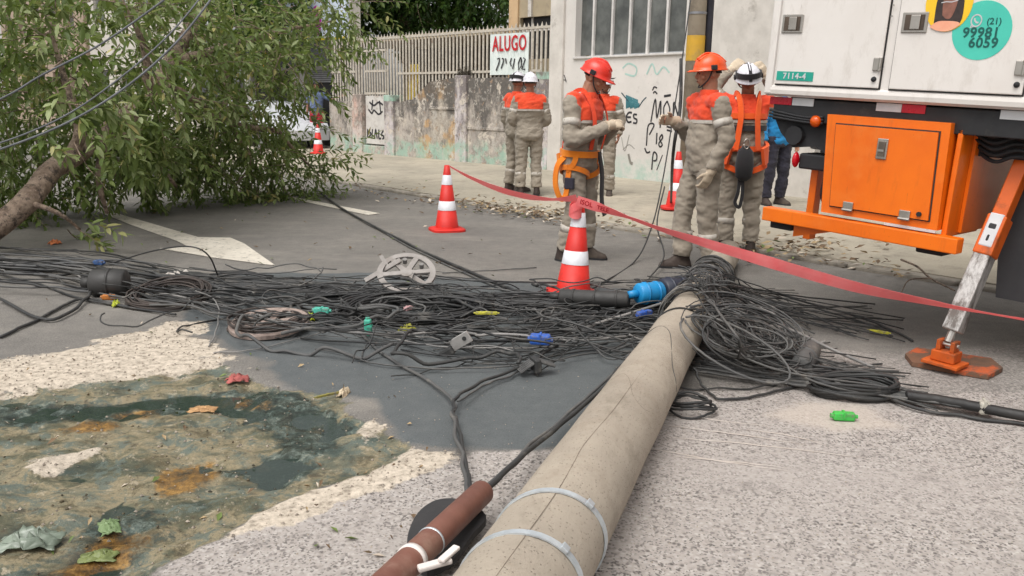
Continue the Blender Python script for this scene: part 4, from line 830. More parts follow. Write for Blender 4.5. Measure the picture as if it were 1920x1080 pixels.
for k in range(64):                                          # unruly loose lengths: wandering, kinked, looping
    x0 = random.uniform(330, 1240); yb = float(np.interp(x0, (40, 330, 640, 1000, 1240), (502, 530, 575, 600, 600))); p = at(x0, yb + random.gauss(0, 24), random.uniform(.02, .1)); hd_ = random.choice((0, math.pi)) + random.gauss(0, .6); cv = random.gauss(0, .12); P = [p.copy()]
    for i in range(random.randint(10, 26)):
        cv = cv * .85 + random.gauss(0, .14); hd_ += cv + (random.gauss(0, .9) if random.random() < .05 else 0); p = p + Vector((math.cos(hd_) * .085, math.sin(hd_) * .07, random.gauss(0, .02))); p.z = min(max(p.z, .008), .2); P.append(p.copy())
    tg[random.choices((0, 1, 2), (5, 4, .35))[0]].tube(catmull(P, 3), random.choice((.003, .004, .005, .006, .008, .011)), 5)
for k in range(9):                                           # dark clumped lashings
    x0 = random.uniform(330, 1250); yb = float(np.interp(x0, (40, 330, 640, 1000, 1240), (500, 525, 545, 565, 570))); c = at(x0, yb + random.gauss(0, 10), .06); L = random.uniform(.15, .4)
    for j in range(7): o = Vector((0, random.gauss(0, .025), random.gauss(0, .025))); tg[0].tube(catmull([c + Vector((-L, random.gauss(0, .06), -.03)) + o, c + o, c + Vector((L, random.gauss(0, .06), -.03)) + o], 5), random.uniform(.006, .012), 6)
hub = lambda: (random.uniform(1285, 1345), random.uniform(530, 600), random.uniform(.15, .42))
for k in range(64):                                          # big hanging coil right of the pole
    cx = 1402 + random.gauss(0, 16); cy = 622 + random.gauss(0, 14); z = random.uniform(.05, .26); c = at(cx, cy, z); r0 = random.uniform(.14, .34)
    sq = random.uniform(.35, .75); ax = Vector((1, random.uniform(-.3, .3), random.uniform(-.35, -.05))).normalized(); ay = Vector((random.uniform(-.2, .2), .75, random.uniform(.35, .9))).normalized(); a0 = random.uniform(0, 6.28); sp_ = random.uniform(3.2, 6.2)
    P = [c + ax * (r0 * math.cos(a0 + a)) + ay * (r0 * sq * math.sin(a0 + a)) for a in np.linspace(0, sp_, 24)]
    for v in P: v.z = max(v.z, .01)
    tg[random.choices((0, 1, 2), (5, 6, .3))[0]].tube(P, random.uniform(.003, .007), 5)
for k in range(40):                                          # strands from the hub over the pole into the coil and down to the right
    h0 = hub(); t_ = random.random(); ex = random.uniform(1500, 1760); ey = 640 + (ex - 1500) * .36 + random.uniform(-20, 40)
    tg[random.choices((0, 1, 2), (5, 5, .3))[0]].tube(gpath([h0, (random.uniform(1340, 1400), random.uniform(560, 650), random.uniform(.1, .36)), (random.uniform(1410, 1480), random.uniform(640, 700), random.uniform(.02, .16)), (ex, ey, .012)], 8, .03, k), random.uniform(.003, .007), 5)
for k in range(30):                                          # right run toward the thick bundle
    o = random.uniform(-22, 22); tg[pick()].tube(gpath([(1310 + random.uniform(-20, 30), 675 + o, .03), (1450, 695 + o, .03), (1600, 718 + o * .8, .03), (1720, 742 + o * .35, .04), (1860, 768 + o * .15, .04)], 7, .03, k), random.uniform(.004, .008), 5)
for k in range(26):                                          # top strands above the pole head
    h0 = (random.uniform(1270, 1330), random.uniform(530, 560), random.uniform(.2, .4)); tg[pick()].tube(gpath([h0, (random.uniform(1330, 1380), random.uniform(515, 545), random.uniform(.2, .4)), (random.uniform(1400, 1480), random.uniform(545, 590), random.uniform(.05, .2)), (random.uniform(1500, 1700), random.uniform(570, 640), .012)], 8, .04, k), random.uniform(.003, .006), 5)
for k in range(60):                                          # strands draped across the far part of the pole
    t_ = random.uniform(.54, .79); off = random.uniform(-.25, .25); r_ = prad(t_) + random.uniform(.008, .05); P = []
    for a in (205, 180, 150, 120, 90, 60, 30, 0, -25):
        d_ = px_ * math.cos(R(a)) + pz_ * math.sin(R(a)); P.append(pax(t_ + off * (a - 90) / 900) + d_ * r_ + pd * random.gauss(0, .02))
    L_ = px_ * -random.uniform(.1, .5) + pd * random.gauss(-.1, .2); R_ = px_ * random.uniform(.1, .6) + pd * random.gauss(-.2, .25)
    P = [P[0] + L_] + P + [P[-1] + R_]
    for v in P: v.z = max(v.z, .01)
    tg[random.choices((0, 1, 2), (5, 5, .4))[0]].tube(catmull(P, 4), random.choice((.003, .004, .005, .007)), 5)
for k in range(18):                                          # frayed bunch sticking up
    p = at(1350 + random.uniform(-40, 10), 545, .3); a = random.uniform(-.9, .6); q = p + Vector((math.sin(a) * .2 - .1, .05, random.uniform(.06, .16))); tg[1].tube(catmull([p, (p + q) / 2 + Vector((0, 0, .05)), q], 4), .003, 4)
for i, m_ in enumerate(CAB):
    o = tg[i].build('cable_tangle', m_, None, True); tag(o, ('mass of tangled black cables across the road', 'mass of grey cables and coils mixed into the tangle', 'scattered pale wires mixed into the cable tangle')[i], 'cables', kind='stuff')
def coil(cx, cy, z, rx, ry, nt_, r, label, m, tilt=0, seed=0, up=0, name='cable_coil'):
    rn = random.Random(seed); mb = MB(); c = at(cx, cy, z)
    for k in range(nt_):
        q = 1 - .28 * rn.random(); dz = rn.uniform(0, .06 + up); ph = rn.uniform(0, 6)
        mb.tube([c + Vector((rx * q * math.cos(a) + rn.uniform(-.006, .006), ry * q * math.sin(a), dz + tilt * math.sin(a) * ry + .012 * math.sin(2 * a + ph))) for a in np.linspace(0, 6.283, 34)], r * rn.uniform(.7, 1.2), 5)
    o = mb.build(name, m, None, True); return tag(o, label, 'cable coil')
coil(318, 560, .03, .30, .30, 16, .007, 'loose brownish coil of cable below the left bundle', mat('cable_brown', C(74, 64, 58), C(54, 48, 46), .6), .15, 1)
coil(775, 585, .02, .50, .34, 16, .009, 'wide flat black coil of cable in the middle of the tangle', m_cab, .05, 2)
coil(1600, 738, .012, .235, .13, 14, .010, 'black ring shaped cable coil on the asphalt near the outrigger plate', m_cab, 0, 3, .03)
coil(1296, 770, .012, .12, .10, 5, .006, 'small dark cable coil under the right side of the fallen pole', m_cab, 0, 4)
# cable reel frames: flat ring with spokes
def reel(cx, cy, Yv, r0, label, m, M_, extra=True):
    t = thing('reel_frame', label, 'reel frame', M_)
    def arc(r_, w_, a0, a1): 
        mb = MB(); rg = [[(rr * math.cos(a), rr * math.sin(a), zz) for rr, zz in ((r_ - w_, -.012), (r_ + w_, -.012), (r_ + w_, .012), (r_ - w_, .012))] for a in np.linspace(a0, a1, 40)]; mb.rings(rg); return mb
    arc(r0, .022, 0, R(359.9)).build('rim', m, t, fixn=True)
    for a in (20, 80, 140, 200, -30):
        d = Vector((math.cos(R(a)), math.sin(R(a)), 0)); mb = MB(); mb.box((.02, -.022, -.010), (r0 - .015, .022, .010), bev=.003); mb.xf(Matrix.Rotation(R(a), 4, 'Z')); mb.build('spoke', m, t)
    MB().tube([(0, 0, -.014), (0, 0, .014)], .05, 16).build('hub', m, t)
    for a in (50, 110): d = (r0 * .7 * math.cos(R(a)), r0 * .7 * math.sin(R(a))); MB().tube([(d[0], d[1], -.02), (d[0], d[1], .02)], .018, 10).build('stud', m_c3, t)
    return t
m_rf = mat('reel_grey', C(156, 150, 145), C(134, 128, 123), .7, scale=9, dirt=C(120, 110, 102), damt=(.52, .7)); m_rb = mat('reel_brown', C(168, 150, 140), C(120, 104, 96), .8, scale=9, dirt=C(84, 72, 66), damt=(.5, .65))
c = at(762, 512, .15); reel(0, 0, 0, .205, 'pale grey spoked cable reel frame standing out of the tangle', m_rf, frame(c, (1, -.12, -.12), (.1, .86, .5)))
c = aty(720, 506, c.y + .05); mb = MB(); mb.box((-.17, -.02, -.012), (.15, .02, .012), bev=.004); mb.box((.02, .02, -.011), (.05, .12, .011)); o = mb.build('broken_bar', m_rf); o.matrix_world = frame(c, (.85, .2, .5), (-.4, .5, .6)); tag(o, 'broken pale bar leaning on the left of the grey reel frame', 'bar')
c = at(505, 606, .05); reel(0, 0, 0, .23, 'weathered brown spoked reel frame lying flat with coiled wire', m_rb, frame(c, (1, .1, .05), (-.1, .98, .12)))
coil(505, 612, .02, .27, .24, 12, .006, 'thin wires wound round the brown reel frame', MATS['cable_brown'], .02, 8)
# splice canisters
m_can = mat('splice_black', C(48, 47, 46), C(60, 58, 56), .6, bump=.15)
def canister(a, b, r_, label, m=m_can, ribs=3, capm=None):
    t = thing('splice_closure', label, 'splice closure'); a, b = Vector(a), Vector(b); d = (b - a).normalized()
    MB().tube([a, a + d * .012, b - d * .012, b], [r_ * .85, r_, r_, r_ * .85], 20).build('body', m, t, True)
    for k in range(ribs): p = a.lerp(b, (k + .6) / (ribs + .2)); MB().tube([p, p + d * .014], r_ * 1.09, 20).build('rib', capm or m, t, True)
    MB().tube([a - d * .07, a], [r_ * .35, r_ * .4], 12).build('cable_gland', m, t, True)
    return t
canister(at(172, 530, .1), at(238, 530, .1), .10, 'fat black splice canister in the left cable bundle', ribs=1)
canister(at(1050, 556, .14), at(1180, 562, .16), .055, 'long black splice tube lying in front of the second cone', ribs=3)
t = canister(at(1195, 551, .2), at(1240, 547, .2), .072, 'bright blue ribbed end of a splice closure behind the pole head', mat('splice_blue', C(30, 140, 196), C(24, 120, 176), .4), ribs=2)
canister(at(1240, 545, .2), at(1285, 540, .2), .085, 'black flanged end of the blue splice closure', mat('splice_navy', C(44, 48, 62), C(36, 40, 52), .5), ribs=2)
canister(at(1500, 690, .06), at(1520, 655, .08), .06, 'grey block closure at the right end of the big coil', m_c2, ribs=1)
# small connectors
def clip(px, py, col, label, L=.06, r_=.016, z=.03, ang=0, name='connector'):
    p = at(px, py, z); mb = MB(); mb.box((-L / 2, -r_, -r_), (L / 2, r_, r_), bev=r_ * .4); mb.tube([(-L / 2 - .012, 0, 0), (-L / 2, 0, 0)], r_ * .6, 8); mb.tube([(L / 2, 0, 0), (L / 2 + .014, 0, 0)], r_ * .5, 8); mb.box((-.006, -r_ * 1.15, -r_ * .3), (.006, r_ * 1.15, r_ * 1.15))
    o = mb.build(name, mat('plastic_%d_%d_%d' % col, C(*[int(v * .85 + 14) for v in col]), None, .5, scale=30, dirt=C(112, 104, 94), dscale=40, damt=(.5, .68))); o.location = p; o.rotation_euler = (0, 0, R(ang)); return tag(o, label, 'connector')
clip(690, 612, (70, 190, 160), 'small mint green connector standing upright in the lower tangle', .09, .022, .10).rotation_euler = (0, R(88), 0)
clip(603, 582, (80, 200, 176), 'small teal connector right of the brown reel frame', .10, .02, .12, -5)
clip(1013, 636, (36, 96, 200), 'blue connector clip in the tangle left of the fallen pole', .12, .03, .12, -8)
clip(1208, 588, (40, 90, 190), 'blue clamp below the blue splice closure', .12, .02, .14, 40)
clip(1582, 780, (60, 200, 74), 'bright green plastic connector alone on the pale asphalt', .10, .02, .024, -6)
clip(205, 557, (206, 120, 40), 'small orange connector below the fat black canister', .10, .018, .02, 4)
clip(186, 492, (50, 90, 150), 'small dark blue connector on top of the left bundle', .08, .02, .12, -10)
clip(765, 405 + 173, (206, 160, 160), 'pinkish white clip on the wide black coil', .07, .014, .09, 60)
clip(912, 587, (214, 206, 60), 'thin yellow tag on wires right of the wide coil', .14, .010, .12, 2)
clip(970, 630, (206, 206, 150), 'thin pale yellow tag left of the blue clip', .14, .007, .03, 0)
clip(1648, 622, (214, 206, 40), 'yellow sleeve on the black cable near the outrigger plate', .12, .009, .03, -32)
clip(1605, 730, (190, 186, 60), 'yellowish sleeve inside the ring shaped coil', .09, .012, .06, 4)
clip(1845, 764, (200, 196, 180), 'pale tape joint on the thick bundle at right', .05, .032, .05, -18)
clip(615, 740, (150, 140, 60), 'olive leaf stalk beside the crumpled pale rag', .13, .006, .012, 40)
# clamp bracket
c = at(855, 650, .06); t = thing('cable_clamp', 'small metal clamp bracket with a hole in the lower tangle', 'clamp', frame(c, (.8, -.2, .55), (.3, .9, .1)))
mb = MB(); mb.box((-.02, -.008, -.02), (.11, .008, .05), bev=.003); mb.build('plate', mat('clamp_steel', C(196, 192, 188), C(150, 146, 142), .4, .5), t); MB().tube([(.075, -.012, .018), (.075, .012, .018)], .013, 10).build('bolt', m_cab, t); MB().box((-.12, -.03, -.03), (-.021, .03, .02), bev=.01).build('jaw', m_cab, t)
c = at(1005, 690, .04); t = thing('cable_clamp', 'dark strapped clamp where cables cross above the junction', 'clamp', frame(c, (.9, .3, .1), (-.3, .9, 0)))
for k in range(4): MB().tube(catmull([(-.1, -.03 + .022 * k, .0), (0, -.03 + .022 * k, .04), (.1, -.03 + .02 * k, .0)], 5), .009, 7).build('strand', m_c2, t)
MB().box((-.02, -.05, -.02), (.02, .05, .06), bev=.01).build('strap', m_cab, t)
# ================================================================ CONES AND TAPE
m_cr = mat('cone_red', C(214, 44, 34), C(196, 36, 28), .5, scale=5, dirt=C(120, 40, 34), dscale=8, damt=(.58, .75)); m_cw = mat('cone_white', C(222, 222, 226), C(200, 200, 204), .4, scale=8, dirt=C(160, 156, 152), damt=(.56, .72))
def cone_mb(z0, z1, r0, r1, n=28, th=.008):
    mb = MB(); rg = [[(r_ * math.cos(a), r_ * math.sin(a), z) for a in np.linspace(0, 2 * math.pi, n, endpoint=False)] for r_, z in ((r0, z0), (r1, z1), (max(r1 - th, .004), z1), (max(r0 - th, .004), z0))]
    rg.append(rg[0]); return mb.rings(rg, cap=False)
def make_cone():
    t = thing('traffic_cone', '', 'traffic cone', None, 'red and white traffic cones'); H_ = .75; rb, rt = .135, .03
    r_ = lambda z: rb + (rt - rb) * (z - .035) / (H_ - .035)
    for z0, z1, m_, nm in ((.035, .24, m_cr, 'lower_cone'), (.24, .345, m_cw, 'white_band'), (.345, .53, m_cr, 'middle_cone'), (.53, .64, m_cw, 'white_band'), (.64, .75, m_cr, 'cone_tip')):
        o_ = .002 if 'band' in nm else 0; cone_mb(z0, z1, r_(z0) + o_, r_(z1) + o_).build(nm, m_, t, True, True)
    mb = MB(); pts = [(.2 * math.copysign(abs(math.cos(a)) ** .55, math.cos(a)), .2 * math.copysign(abs(math.sin(a)) ** .55, math.sin(a))) for a in np.linspace(0, 2 * math.pi, 32, endpoint=False)]
    mb.rings([[(x * k, y * k, z) for x, y in pts] for k, z in ((1, 0), (1.0, .022), (.93, .032), (.7, .04))]); mb.build('base', m_cr, t, False, True)
    return t
cone0 = make_cone()
for i, (p, rz, lean, lab) in enumerate([(at(838, 432), 20, (0, 0), 'cone left of centre where the red tape begins'), (at(1074, 551), 8, (-2, 3), 'nearest and largest cone, tape wrapped at its tip, splice tube before it'),
                                       (at(1267, 391, .12), 0, (0, 0), 'cone on the pavement half hidden behind the worker in orange helmet'), (at(597, 288, .12), 0, (0, 0), 'small distant cone at the edge of the fallen tree')]):
    t = cone0 if i == 0 else dup(cone0); t.location = p; t.rotation_euler = (R(lean[0]), R(lean[1]), R(rz)); t['label'] = lab
# torn reflective tongue on the near cone
s = NT('barrier_tape'); s.set(s.mix(s.ramp(s.noise(9, 5), (.4, 0.), (.65, 1.)), C(255, 156, 156), C(255, 134, 136)), .3)
tr_ = s.n('ShaderNodeBsdfTranslucent'); tr_.inputs[0].default_value = C(255, 176, 176); mx = s.n('ShaderNodeMixShader'); mx.inputs[0].default_value = .5
s.l(s.b.outputs[0], mx.inputs[1]); s.l(tr_.outputs[0], mx.inputs[2]); s.l(mx.outputs[0], s.out.inputs[0]); m_tape = s.m
def ribbon(pts, wd, tw, label, name='barrier_tape'):
    """strip through world points; tw = lean of its face from vertical (deg), wd = width list"""
    P = catmull(pts, 10); k = len(P); ws = lerp_list(wd, k); ts_ = lerp_list(tw, k); v = []; f = []
    for i in range(k):
        T = (P[min(i + 1, k - 1)] - P[max(i - 1, 0)]).normalized(); b = T.cross(Vector((0, 0, 1))).normalized(); u_ = b.cross(T).normalized()
        a = R(ts_[i]) + .12 * mnoise.noise(Vector((i * .2, 3, 1))); d = u_ * math.cos(a) + b * math.sin(a); th = d.cross(T) * .0006
        v += [P[i] - d * ws[i] / 2 - th, P[i] - th * 3, P[i] + d * ws[i] / 2 - th, P[i] + d * ws[i] / 2 + th, P[i] - th, P[i] - d * ws[i] / 2 + th]
    for i in range(k - 1):
        a, b = 6 * i, 6 * i + 6
        for j in range(6): f.append((a + j, a + (j + 1) % 6, b + (j + 1) % 6, b + j))
    mb = MB(); mb.add(v, f); o = mb.build(name, m_tape, None, False, True); return tag(o, label, 'barrier tape'), P, ws, ts_
ribbon([aty(843, 312, 9.62), aty(880, 332, 9.3), aty(930, 353, 8.6), aty(985, 368, 7.8), aty(1040, 374, 7.0), aty(1082, 372, 6.44)], [.05, .07, .07, .06, .04, .06], [50, 40, 25, 20, 60, 20], 'red tape strung from the farther cone to the nearest cone')
T2 = [aty(1082, 376, 6.36), aty(1120, 388, 6.3), aty(1180, 408, 6.2), aty(1240, 430, 6.08), aty(1340, 461, 5.85), aty(1450, 494, 5.6), aty(1600, 537, 5.2), aty(1760, 570, 4.62), aty(1850, 587, 4.3), aty(1940, 602, 4.0), aty(2100, 625, 3.5)]
tape2, P2, w2, t2 = ribbon(T2, [.075, .075, .045, .05, .07, .08, .075, .05, .03, .03, .04], [5, 10, 55, 40, 10, 5, 15, 45, 62, 62, 50], 'long red tape strung from the nearest cone to the right past the outrigger')
m_tt = mat('tape_print', C(200, 34, 48), C(180, 26, 40), .5)
def on_tape(i, body, size):
    T = (P2[i + 1] - P2[i - 1]).normalized(); b = T.cross(Z_UP).normalized(); u_ = b.cross(T).normalized(); a = R(t2[i]); d = u_ * math.cos(a) + b * math.sin(a)
    o = link('lettering', text_mesh(body, size, ext=.0003, bold=.001), tape2); o.data.materials.clear(); o.data.materials.append(m_tt)
    nrm = T.cross(d).normalized(); o.matrix_world = frame(P2[i] + nrm * .004, T, d); return o
on_tape(5, 'ISOL', .05); on_tape(12, 'TELE', .045)
c = at(1074, 551) + Vector((0, 0, .66)); mb = MB()
for a in range(2):
    rg = []
    for k in np.linspace(0, 2 * math.pi, 25): z = .03 * math.sin(k + a * 2) + .02 * a; rg.append([c + Vector((math.cos(k) * .052, math.sin(k) * .052, z - .035)), c + Vector((math.cos(k) * .046, math.sin(k) * .046, z + .035)), c + Vector((math.cos(k) * .044, math.sin(k) * .044, z + .034)), c + Vector((math.cos(k) * .05, math.sin(k) * .05, z - .034))])
    mb.rings(rg, cap=False)
o = mb.build('tape_knot', m_tape, tape2)

# ================================================================ PEOPLE
m_skin = mat('skin_brown', C(150, 104, 82), C(132, 90, 70), .55, scale=20); m_skinl = mat('skin_tan', C(182, 132, 106), C(164, 116, 92), .55, scale=20)
def cloth(name, a, b, dirt=None):
    s = NT(name); c = s.mix(s.ramp(s.noise(4, 6, .65), (.35, 0.), (.65, 1.)), a, b)
    if dirt: c = s.mix(s.ramp(s.noise(7, 8, .7), (.54, 0.), (.74, .5)), c, dirt)
    s.set(c, .92); s.bump(s.noise(300, 3), .25, .002); s.b.inputs['Sheen Weight'].default_value = .15; return s.m
m_kh = cloth('workwear_khaki', C(152, 142, 128), C(142, 132, 118), C(126, 116, 104)); m_or = cloth('workwear_orange', C(230, 80, 42), C(214, 66, 34), C(184, 62, 40))
m_rf2 = mat('reflective_tape', C(194, 188, 178), C(166, 158, 148), .5, dirt=C(140, 128, 114), dscale=9, damt=(.5, .7)); m_boot = mat('boot_leather', C(70, 58, 52), C(50, 42, 38), .8, dirt=C(110, 98, 86)); m_glv = cloth('glove_leather', C(206, 190, 166), C(176, 158, 136), C(140, 122, 104))
m_eye = mat('eye_dark', C(30, 24, 22), None, .2); m_hairb = mat('hair_black', C(26, 22, 20), C(36, 30, 28), .7)
m_hr = mat('helmet_red', C(226, 58, 40), C(214, 48, 34), .3); m_ho = mat('helmet_orange', C(240, 92, 36), C(230, 80, 28), .3); m_hw = mat('helmet_white', C(224, 222, 228), C(208, 206, 212), .3)
m_har = cloth('harness_orange', C(230, 132, 26), C(214, 112, 22)); m_haro = cloth('harness_bright_orange', C(240, 96, 30), C(226, 84, 24)); m_blk = cloth('webbing_black', C(46, 44, 46), C(36, 35, 38))
m_blue = cloth('blue_shirt', C(110, 124, 156), C(90, 104, 138)); m_blueb = cloth('bright_blue_shirt', C(28, 130, 186), C(24, 112, 164)); m_navy = cloth('dark_trousers', C(46, 44, 56), C(36, 34, 46)); m_redc = cloth('red_shorts', C(180, 40, 60), C(160, 34, 50))
DEF = dict(hipL=(.095, 0, .92), hipR=(-.095, 0, .92), kneeL=(.115, -.02, .50), kneeR=(-.115, -.02, .50), ankL=(.125, .03, .09), ankR=(-.125, .03, .09), footL=12, footR=-12,
           neck=(0, -.005, 1.475), pelvis=(0, 0, .95), shL=(.185, .0, 1.40), shR=(-.185, .0, 1.40), elL=(.255, .03, 1.13), elR=(-.255, .03, 1.13), wrL=(.26, -.06, .89), wrR=(-.26, -.06, .89), head=(0, 0, 0), belly=0.0)
def ellring(c, ax, ay, rx, ry, n=22, p=1.0):
    return [c + ax * (rx * math.copysign(abs(math.cos(a)) ** p, math.cos(a))) + ay * (ry * math.copysign(abs(math.sin(a)) ** p, math.sin(a))) for a in np.linspace(0, 2 * math.pi, n, endpoint=False)]
def hand_into(mb, wr, d, back, side, curl=.5, sc=1.0):
    """palm and five bent fingers; d = pointing, back = back-of-hand normal, side = +1 thumb on d x back"""
    d = d.normalized(); back = (back - d * back.dot(d)).normalized(); sv = d.cross(back).normalized() * side
    L = .085 * sc; mb.rings([ellring(wr + d * t * L, sv, back, w_ * sc, h_ * sc, 12) for t, w_, h_ in ((-.25, .026, .02), (.1, .030, .019), (.5, .040, .018), (.9, .042, .016), (1.02, .036, .012))])
    for k, (o_, l_) in enumerate(((.030, .074), (.010, .082), (-.010, .076), (-.029, .060))):
        p = wr + d * L * .96 + sv * o_ * sc; P = [p - d * .02]; a = 0; dd = d
        for j, q in enumerate((.45, .32, .25)):
            a += curl * (.6 if j == 0 else .9); dd = d * math.cos(a) - back * math.sin(a); p = p + dd * l_ * q * sc; P.append(p)
        mb.tube(catmull(P, 3), [.0095 * sc, .0095 * sc, .009 * sc, .007 * sc], 8)
    p = wr + d * L * .25 + sv * .024 * sc; P = [p - sv * .012]; t1 = (d * .75 + sv * .7 - back * .25).normalized(); p = p + t1 * .038 * sc; P.append(p); t2_ = (d * .9 + sv * .25 - back * (.3 + curl * .4)).normalized(); p = p + t2_ * .034 * sc; P.append(p); P.append(p + t2_ * .016 * sc)
    mb.tube(catmull(P, 3), [.013 * sc, .012 * sc, .010 * sc, .007 * sc], 8)
def person(name, label, loc, yaw, pose=None, h=1.76, helmet=None, jacket=(m_kh, m_or), trousers=m_kh, gloves=(False, False), skin=m_skin, bands=True, work=True, curl=(.35, .35), short=False, girth=1.0, shorts=False, seed=0, visor=False, group=None):
    J = dict(DEF); J.update(pose or {}); V = {k: Vector(v) if isinstance(v, tuple) else v for k, v in J.items()}
    M_ = Matrix.Translation(loc) @ Matrix.Rotation(R(yaw), 4, 'Z') @ Matrix.Scale(h / 1.76, 4)
    X_, Y_ = Vector((1, 0, 0)), Vector((0, 1, 0))
    def spine_(t): return V['pelvis'].lerp(V['neck'], t)
    shv = (V['shL'] - V['shR']).normalized(); shv.z *= .5; shv.normalize(); fw = Vector((shv.y, -shv.x, 0))     # chest forward (-y when square)
    # ---- body
    b = MB(); hc = V['neck'] + Vector((0, 0, .03))
    b.rings([ellring(spine_(t), shv, fw, rx * .86 * girth, ry * .84 * girth, 16) for t, rx, ry in ((-.12, .15, .11), (.1, .155, .115), (.35, .15, .11), (.65, .165, .115), (.86, .17, .1), (.97, .09, .07))])
    for sd in 'LR':
        b.tube(catmull([V['hip' + sd], V['knee' + sd], V['ank' + sd]], 5), [.075, .062, .05, .045, .035], 10)
        b.tube(catmull([V['sh' + sd], V['el' + sd], V['wr' + sd]], 5), [.052, .045, .038, .034, .026], 10)
        a = R(J['foot' + sd]); f_ = Vector((math.sin(a), -math.cos(a), 0)); b.tube([V['ank' + sd], V['ank' + sd] + f_ * .1 - Vector((0, 0, .04))], [.035, .03], 8)
    hp, hy, hr = (R(v) for v in J['head']); HR = Matrix.Rotation(hy, 3, 'Z') @ Matrix.Rotation(hp, 3, 'X') @ Matrix.Rotation(hr, 3, 'Y')
    HB = V['neck'] + Vector((0, -.01, .06)); HM = Matrix.Translation(HB) @ HR.to_4x4()
    b.tube([V['neck'] - Vector((0, 0, .1)), V['neck'], HB + HR @ Vector((0, .01, .05))], [.062, .058, .056], 12)
    body = remesh(b, 'body', .014, [skin], 4)
    hd = MB(); hd.ell((0, .012, .135), (.074, .094, .105)); hd.ell((0, -.022, .075), (.058, .07, .075)); hd.ell((0, -.05, .038), (.036, .036, .032)); hd.tube([(0, -.078, .12), (0, -.098, .098), (0, -.107, .080), (0, -.09, .072)], [.010, .012, .016, .012], 8)
    for sx in (-1, 1): hd.ell((sx * .076, .012, .10), (.010, .022, .034)); hd.ell((sx * .03, -.078, .108), (.016, .012, .012)); hd.tube([(sx * .048, -.076, .128), (sx * .014, -.09, .13)], .008, 6); hd.ell((sx * .044, -.06, .078), (.022, .022, .022))
    hd.ell((0, -.094, .05), (.022, .010, .006)); hd.ell((0, -.092, .041), (.02, .010, .006)); hd.tube([(0, .02, .05), (0, .015, -.04)], [.058, .058], 12)
    head = remesh(hd, 'head', .0065, [skin], 2)
    bm = bmesh.new(); bm.from_mesh(body); head.transform(HM); bm.from_mesh(head)
    ex = MB()
    for sx in (-1, 1): ex.ell((sx * .03, -.086, .108), (.010, .006, .006), n=8, k=5); ex.tube([(sx * .05, -.082, .131), (sx * .016, -.096, .134)], .005, 5)
    ex.tube([(-.022, -.1, .046), (0, -.104, .046), (.022, -.1, .046)], .0025, 5)
    for i, sd in enumerate('LR'):
        hm = MB(); dv_ = (V['wr' + sd] - V['el' + sd]); dv_ = Vector(J['hdir' + sd]) if 'hdir' + sd in J else dv_; bk = Vector(J.get('hback' + sd, ((1 if sd == 'L' else -1), .2, 0)))
        hand_into(hm, V['wr' + sd], dv_, bk, (1 if sd == 'L' else -1), curl[i], .78 if gloves[i] else 1.0); hme = remesh(hm, 'hand', .0055, [skin], 1); bm.from_mesh(hme); bpy.data.meshes.remove(hme)
    n0_ = len(bm.faces); em = ex.mesh('x', []); em.transform(HM); bm.from_mesh(em); bm.faces.ensure_lookup_table()
    for f in bm.faces[n0_:]: f.material_index = 1; f.smooth = True
    me_ = bpy.data.meshes.new('person'); bm.to_mesh(me_); bm.free(); me_.materials.append(skin); me_.materials.append(m_eye)
    root = link(name, me_); root.matrix_world = M_; tag(root, label, 'person', group)
    if not helmet or True:
        hm = MB(); rg = []
        for t in np.linspace(0, 1, 7): p_ = R(8 + 74 * t); rg.append([Vector((.079 * math.sin(p_) * math.cos(a), .016 + .098 * math.sin(p_) * math.sin(a), .138 + .108 * math.cos(p_) - (.05 * t if math.sin(a) > 0 else 0))) for a in np.linspace(0, 6.283, 18, endpoint=False)])
        hm.rings(rg); hm.xf(HM); hm.build('hair', m_hairb, root, True, True)
    # ---- clothes
    jk = MB(); g_ = girth; bl = J['belly']
    jk.rings([ellring(spine_(t) + fw * (-0) + Vector((0, 0, 0)) + fw * o_, shv, fw, rx * g_, ry * g_, 24, .9) for t, rx, ry, o_ in ((-.2, .176, .135, 0), (-.12, .182, .14, .0), (.06, .176, .138, bl * .6), (.22, .178, .140, bl), (.4, .178, .138, bl * .6), (.6, .19, .138, 0), (.78, .20, .13, 0), (.9, .175, .105, 0), (.98, .09, .08, 0), (1.04, .072, .07, 0))])
    for sd in 'LR':
        sh, el, wr = V['sh' + sd], V['el' + sd], V['wr' + sd]; end = el.lerp(wr, -.1 if short else .97)
        pts = [sh + (spine_(.86) - sh) * .35, sh, sh.lerp(el, .5), el, el.lerp(end, .5), end] if not short else [sh + (spine_(.86) - sh) * .35, sh, sh.lerp(el, .6), sh.lerp(el, .85)]
        jk.tube(catmull(pts, 4), [.085, .084, .074, .066, .058, .05] if not short else [.085, .082, .072, .07], 14)
    zy = spine_(.60).z
    def jm(c):
        rel = c - spine_(.75); ox = abs(rel.dot(shv)); return 1 if (zy < c.z < V['neck'].z + .05 and ox < (.19 if c.z < V['shL'].z - .03 else .235)) else 0
    jme = remesh(jk, 'jacket', .0125, list(jacket), 4, .014, jm if len(jacket) > 1 else None, seed); link('jacket', jme, root)
    cl = MB(); ct = spine_(1.0); cl.rings([ellring(ct + Vector((0, 0, z)), shv, fw, r_, r_ * 1.02, 18) for r_, z in ((.085, -.05), (.08, .0), (.074, .035), (.068, .036), (.070, -.03))]); cl.build('collar', jacket[-1], root, True, True)
    tr = MB(); tr.rings([ellring(spine_(t), shv, fw, rx * g_, ry * g_, 20, .9) for t, rx, ry in ((.08, .155, .115), (-.05, .168, .128), (-.16, .172, .132), (-.25, .15, .12))])
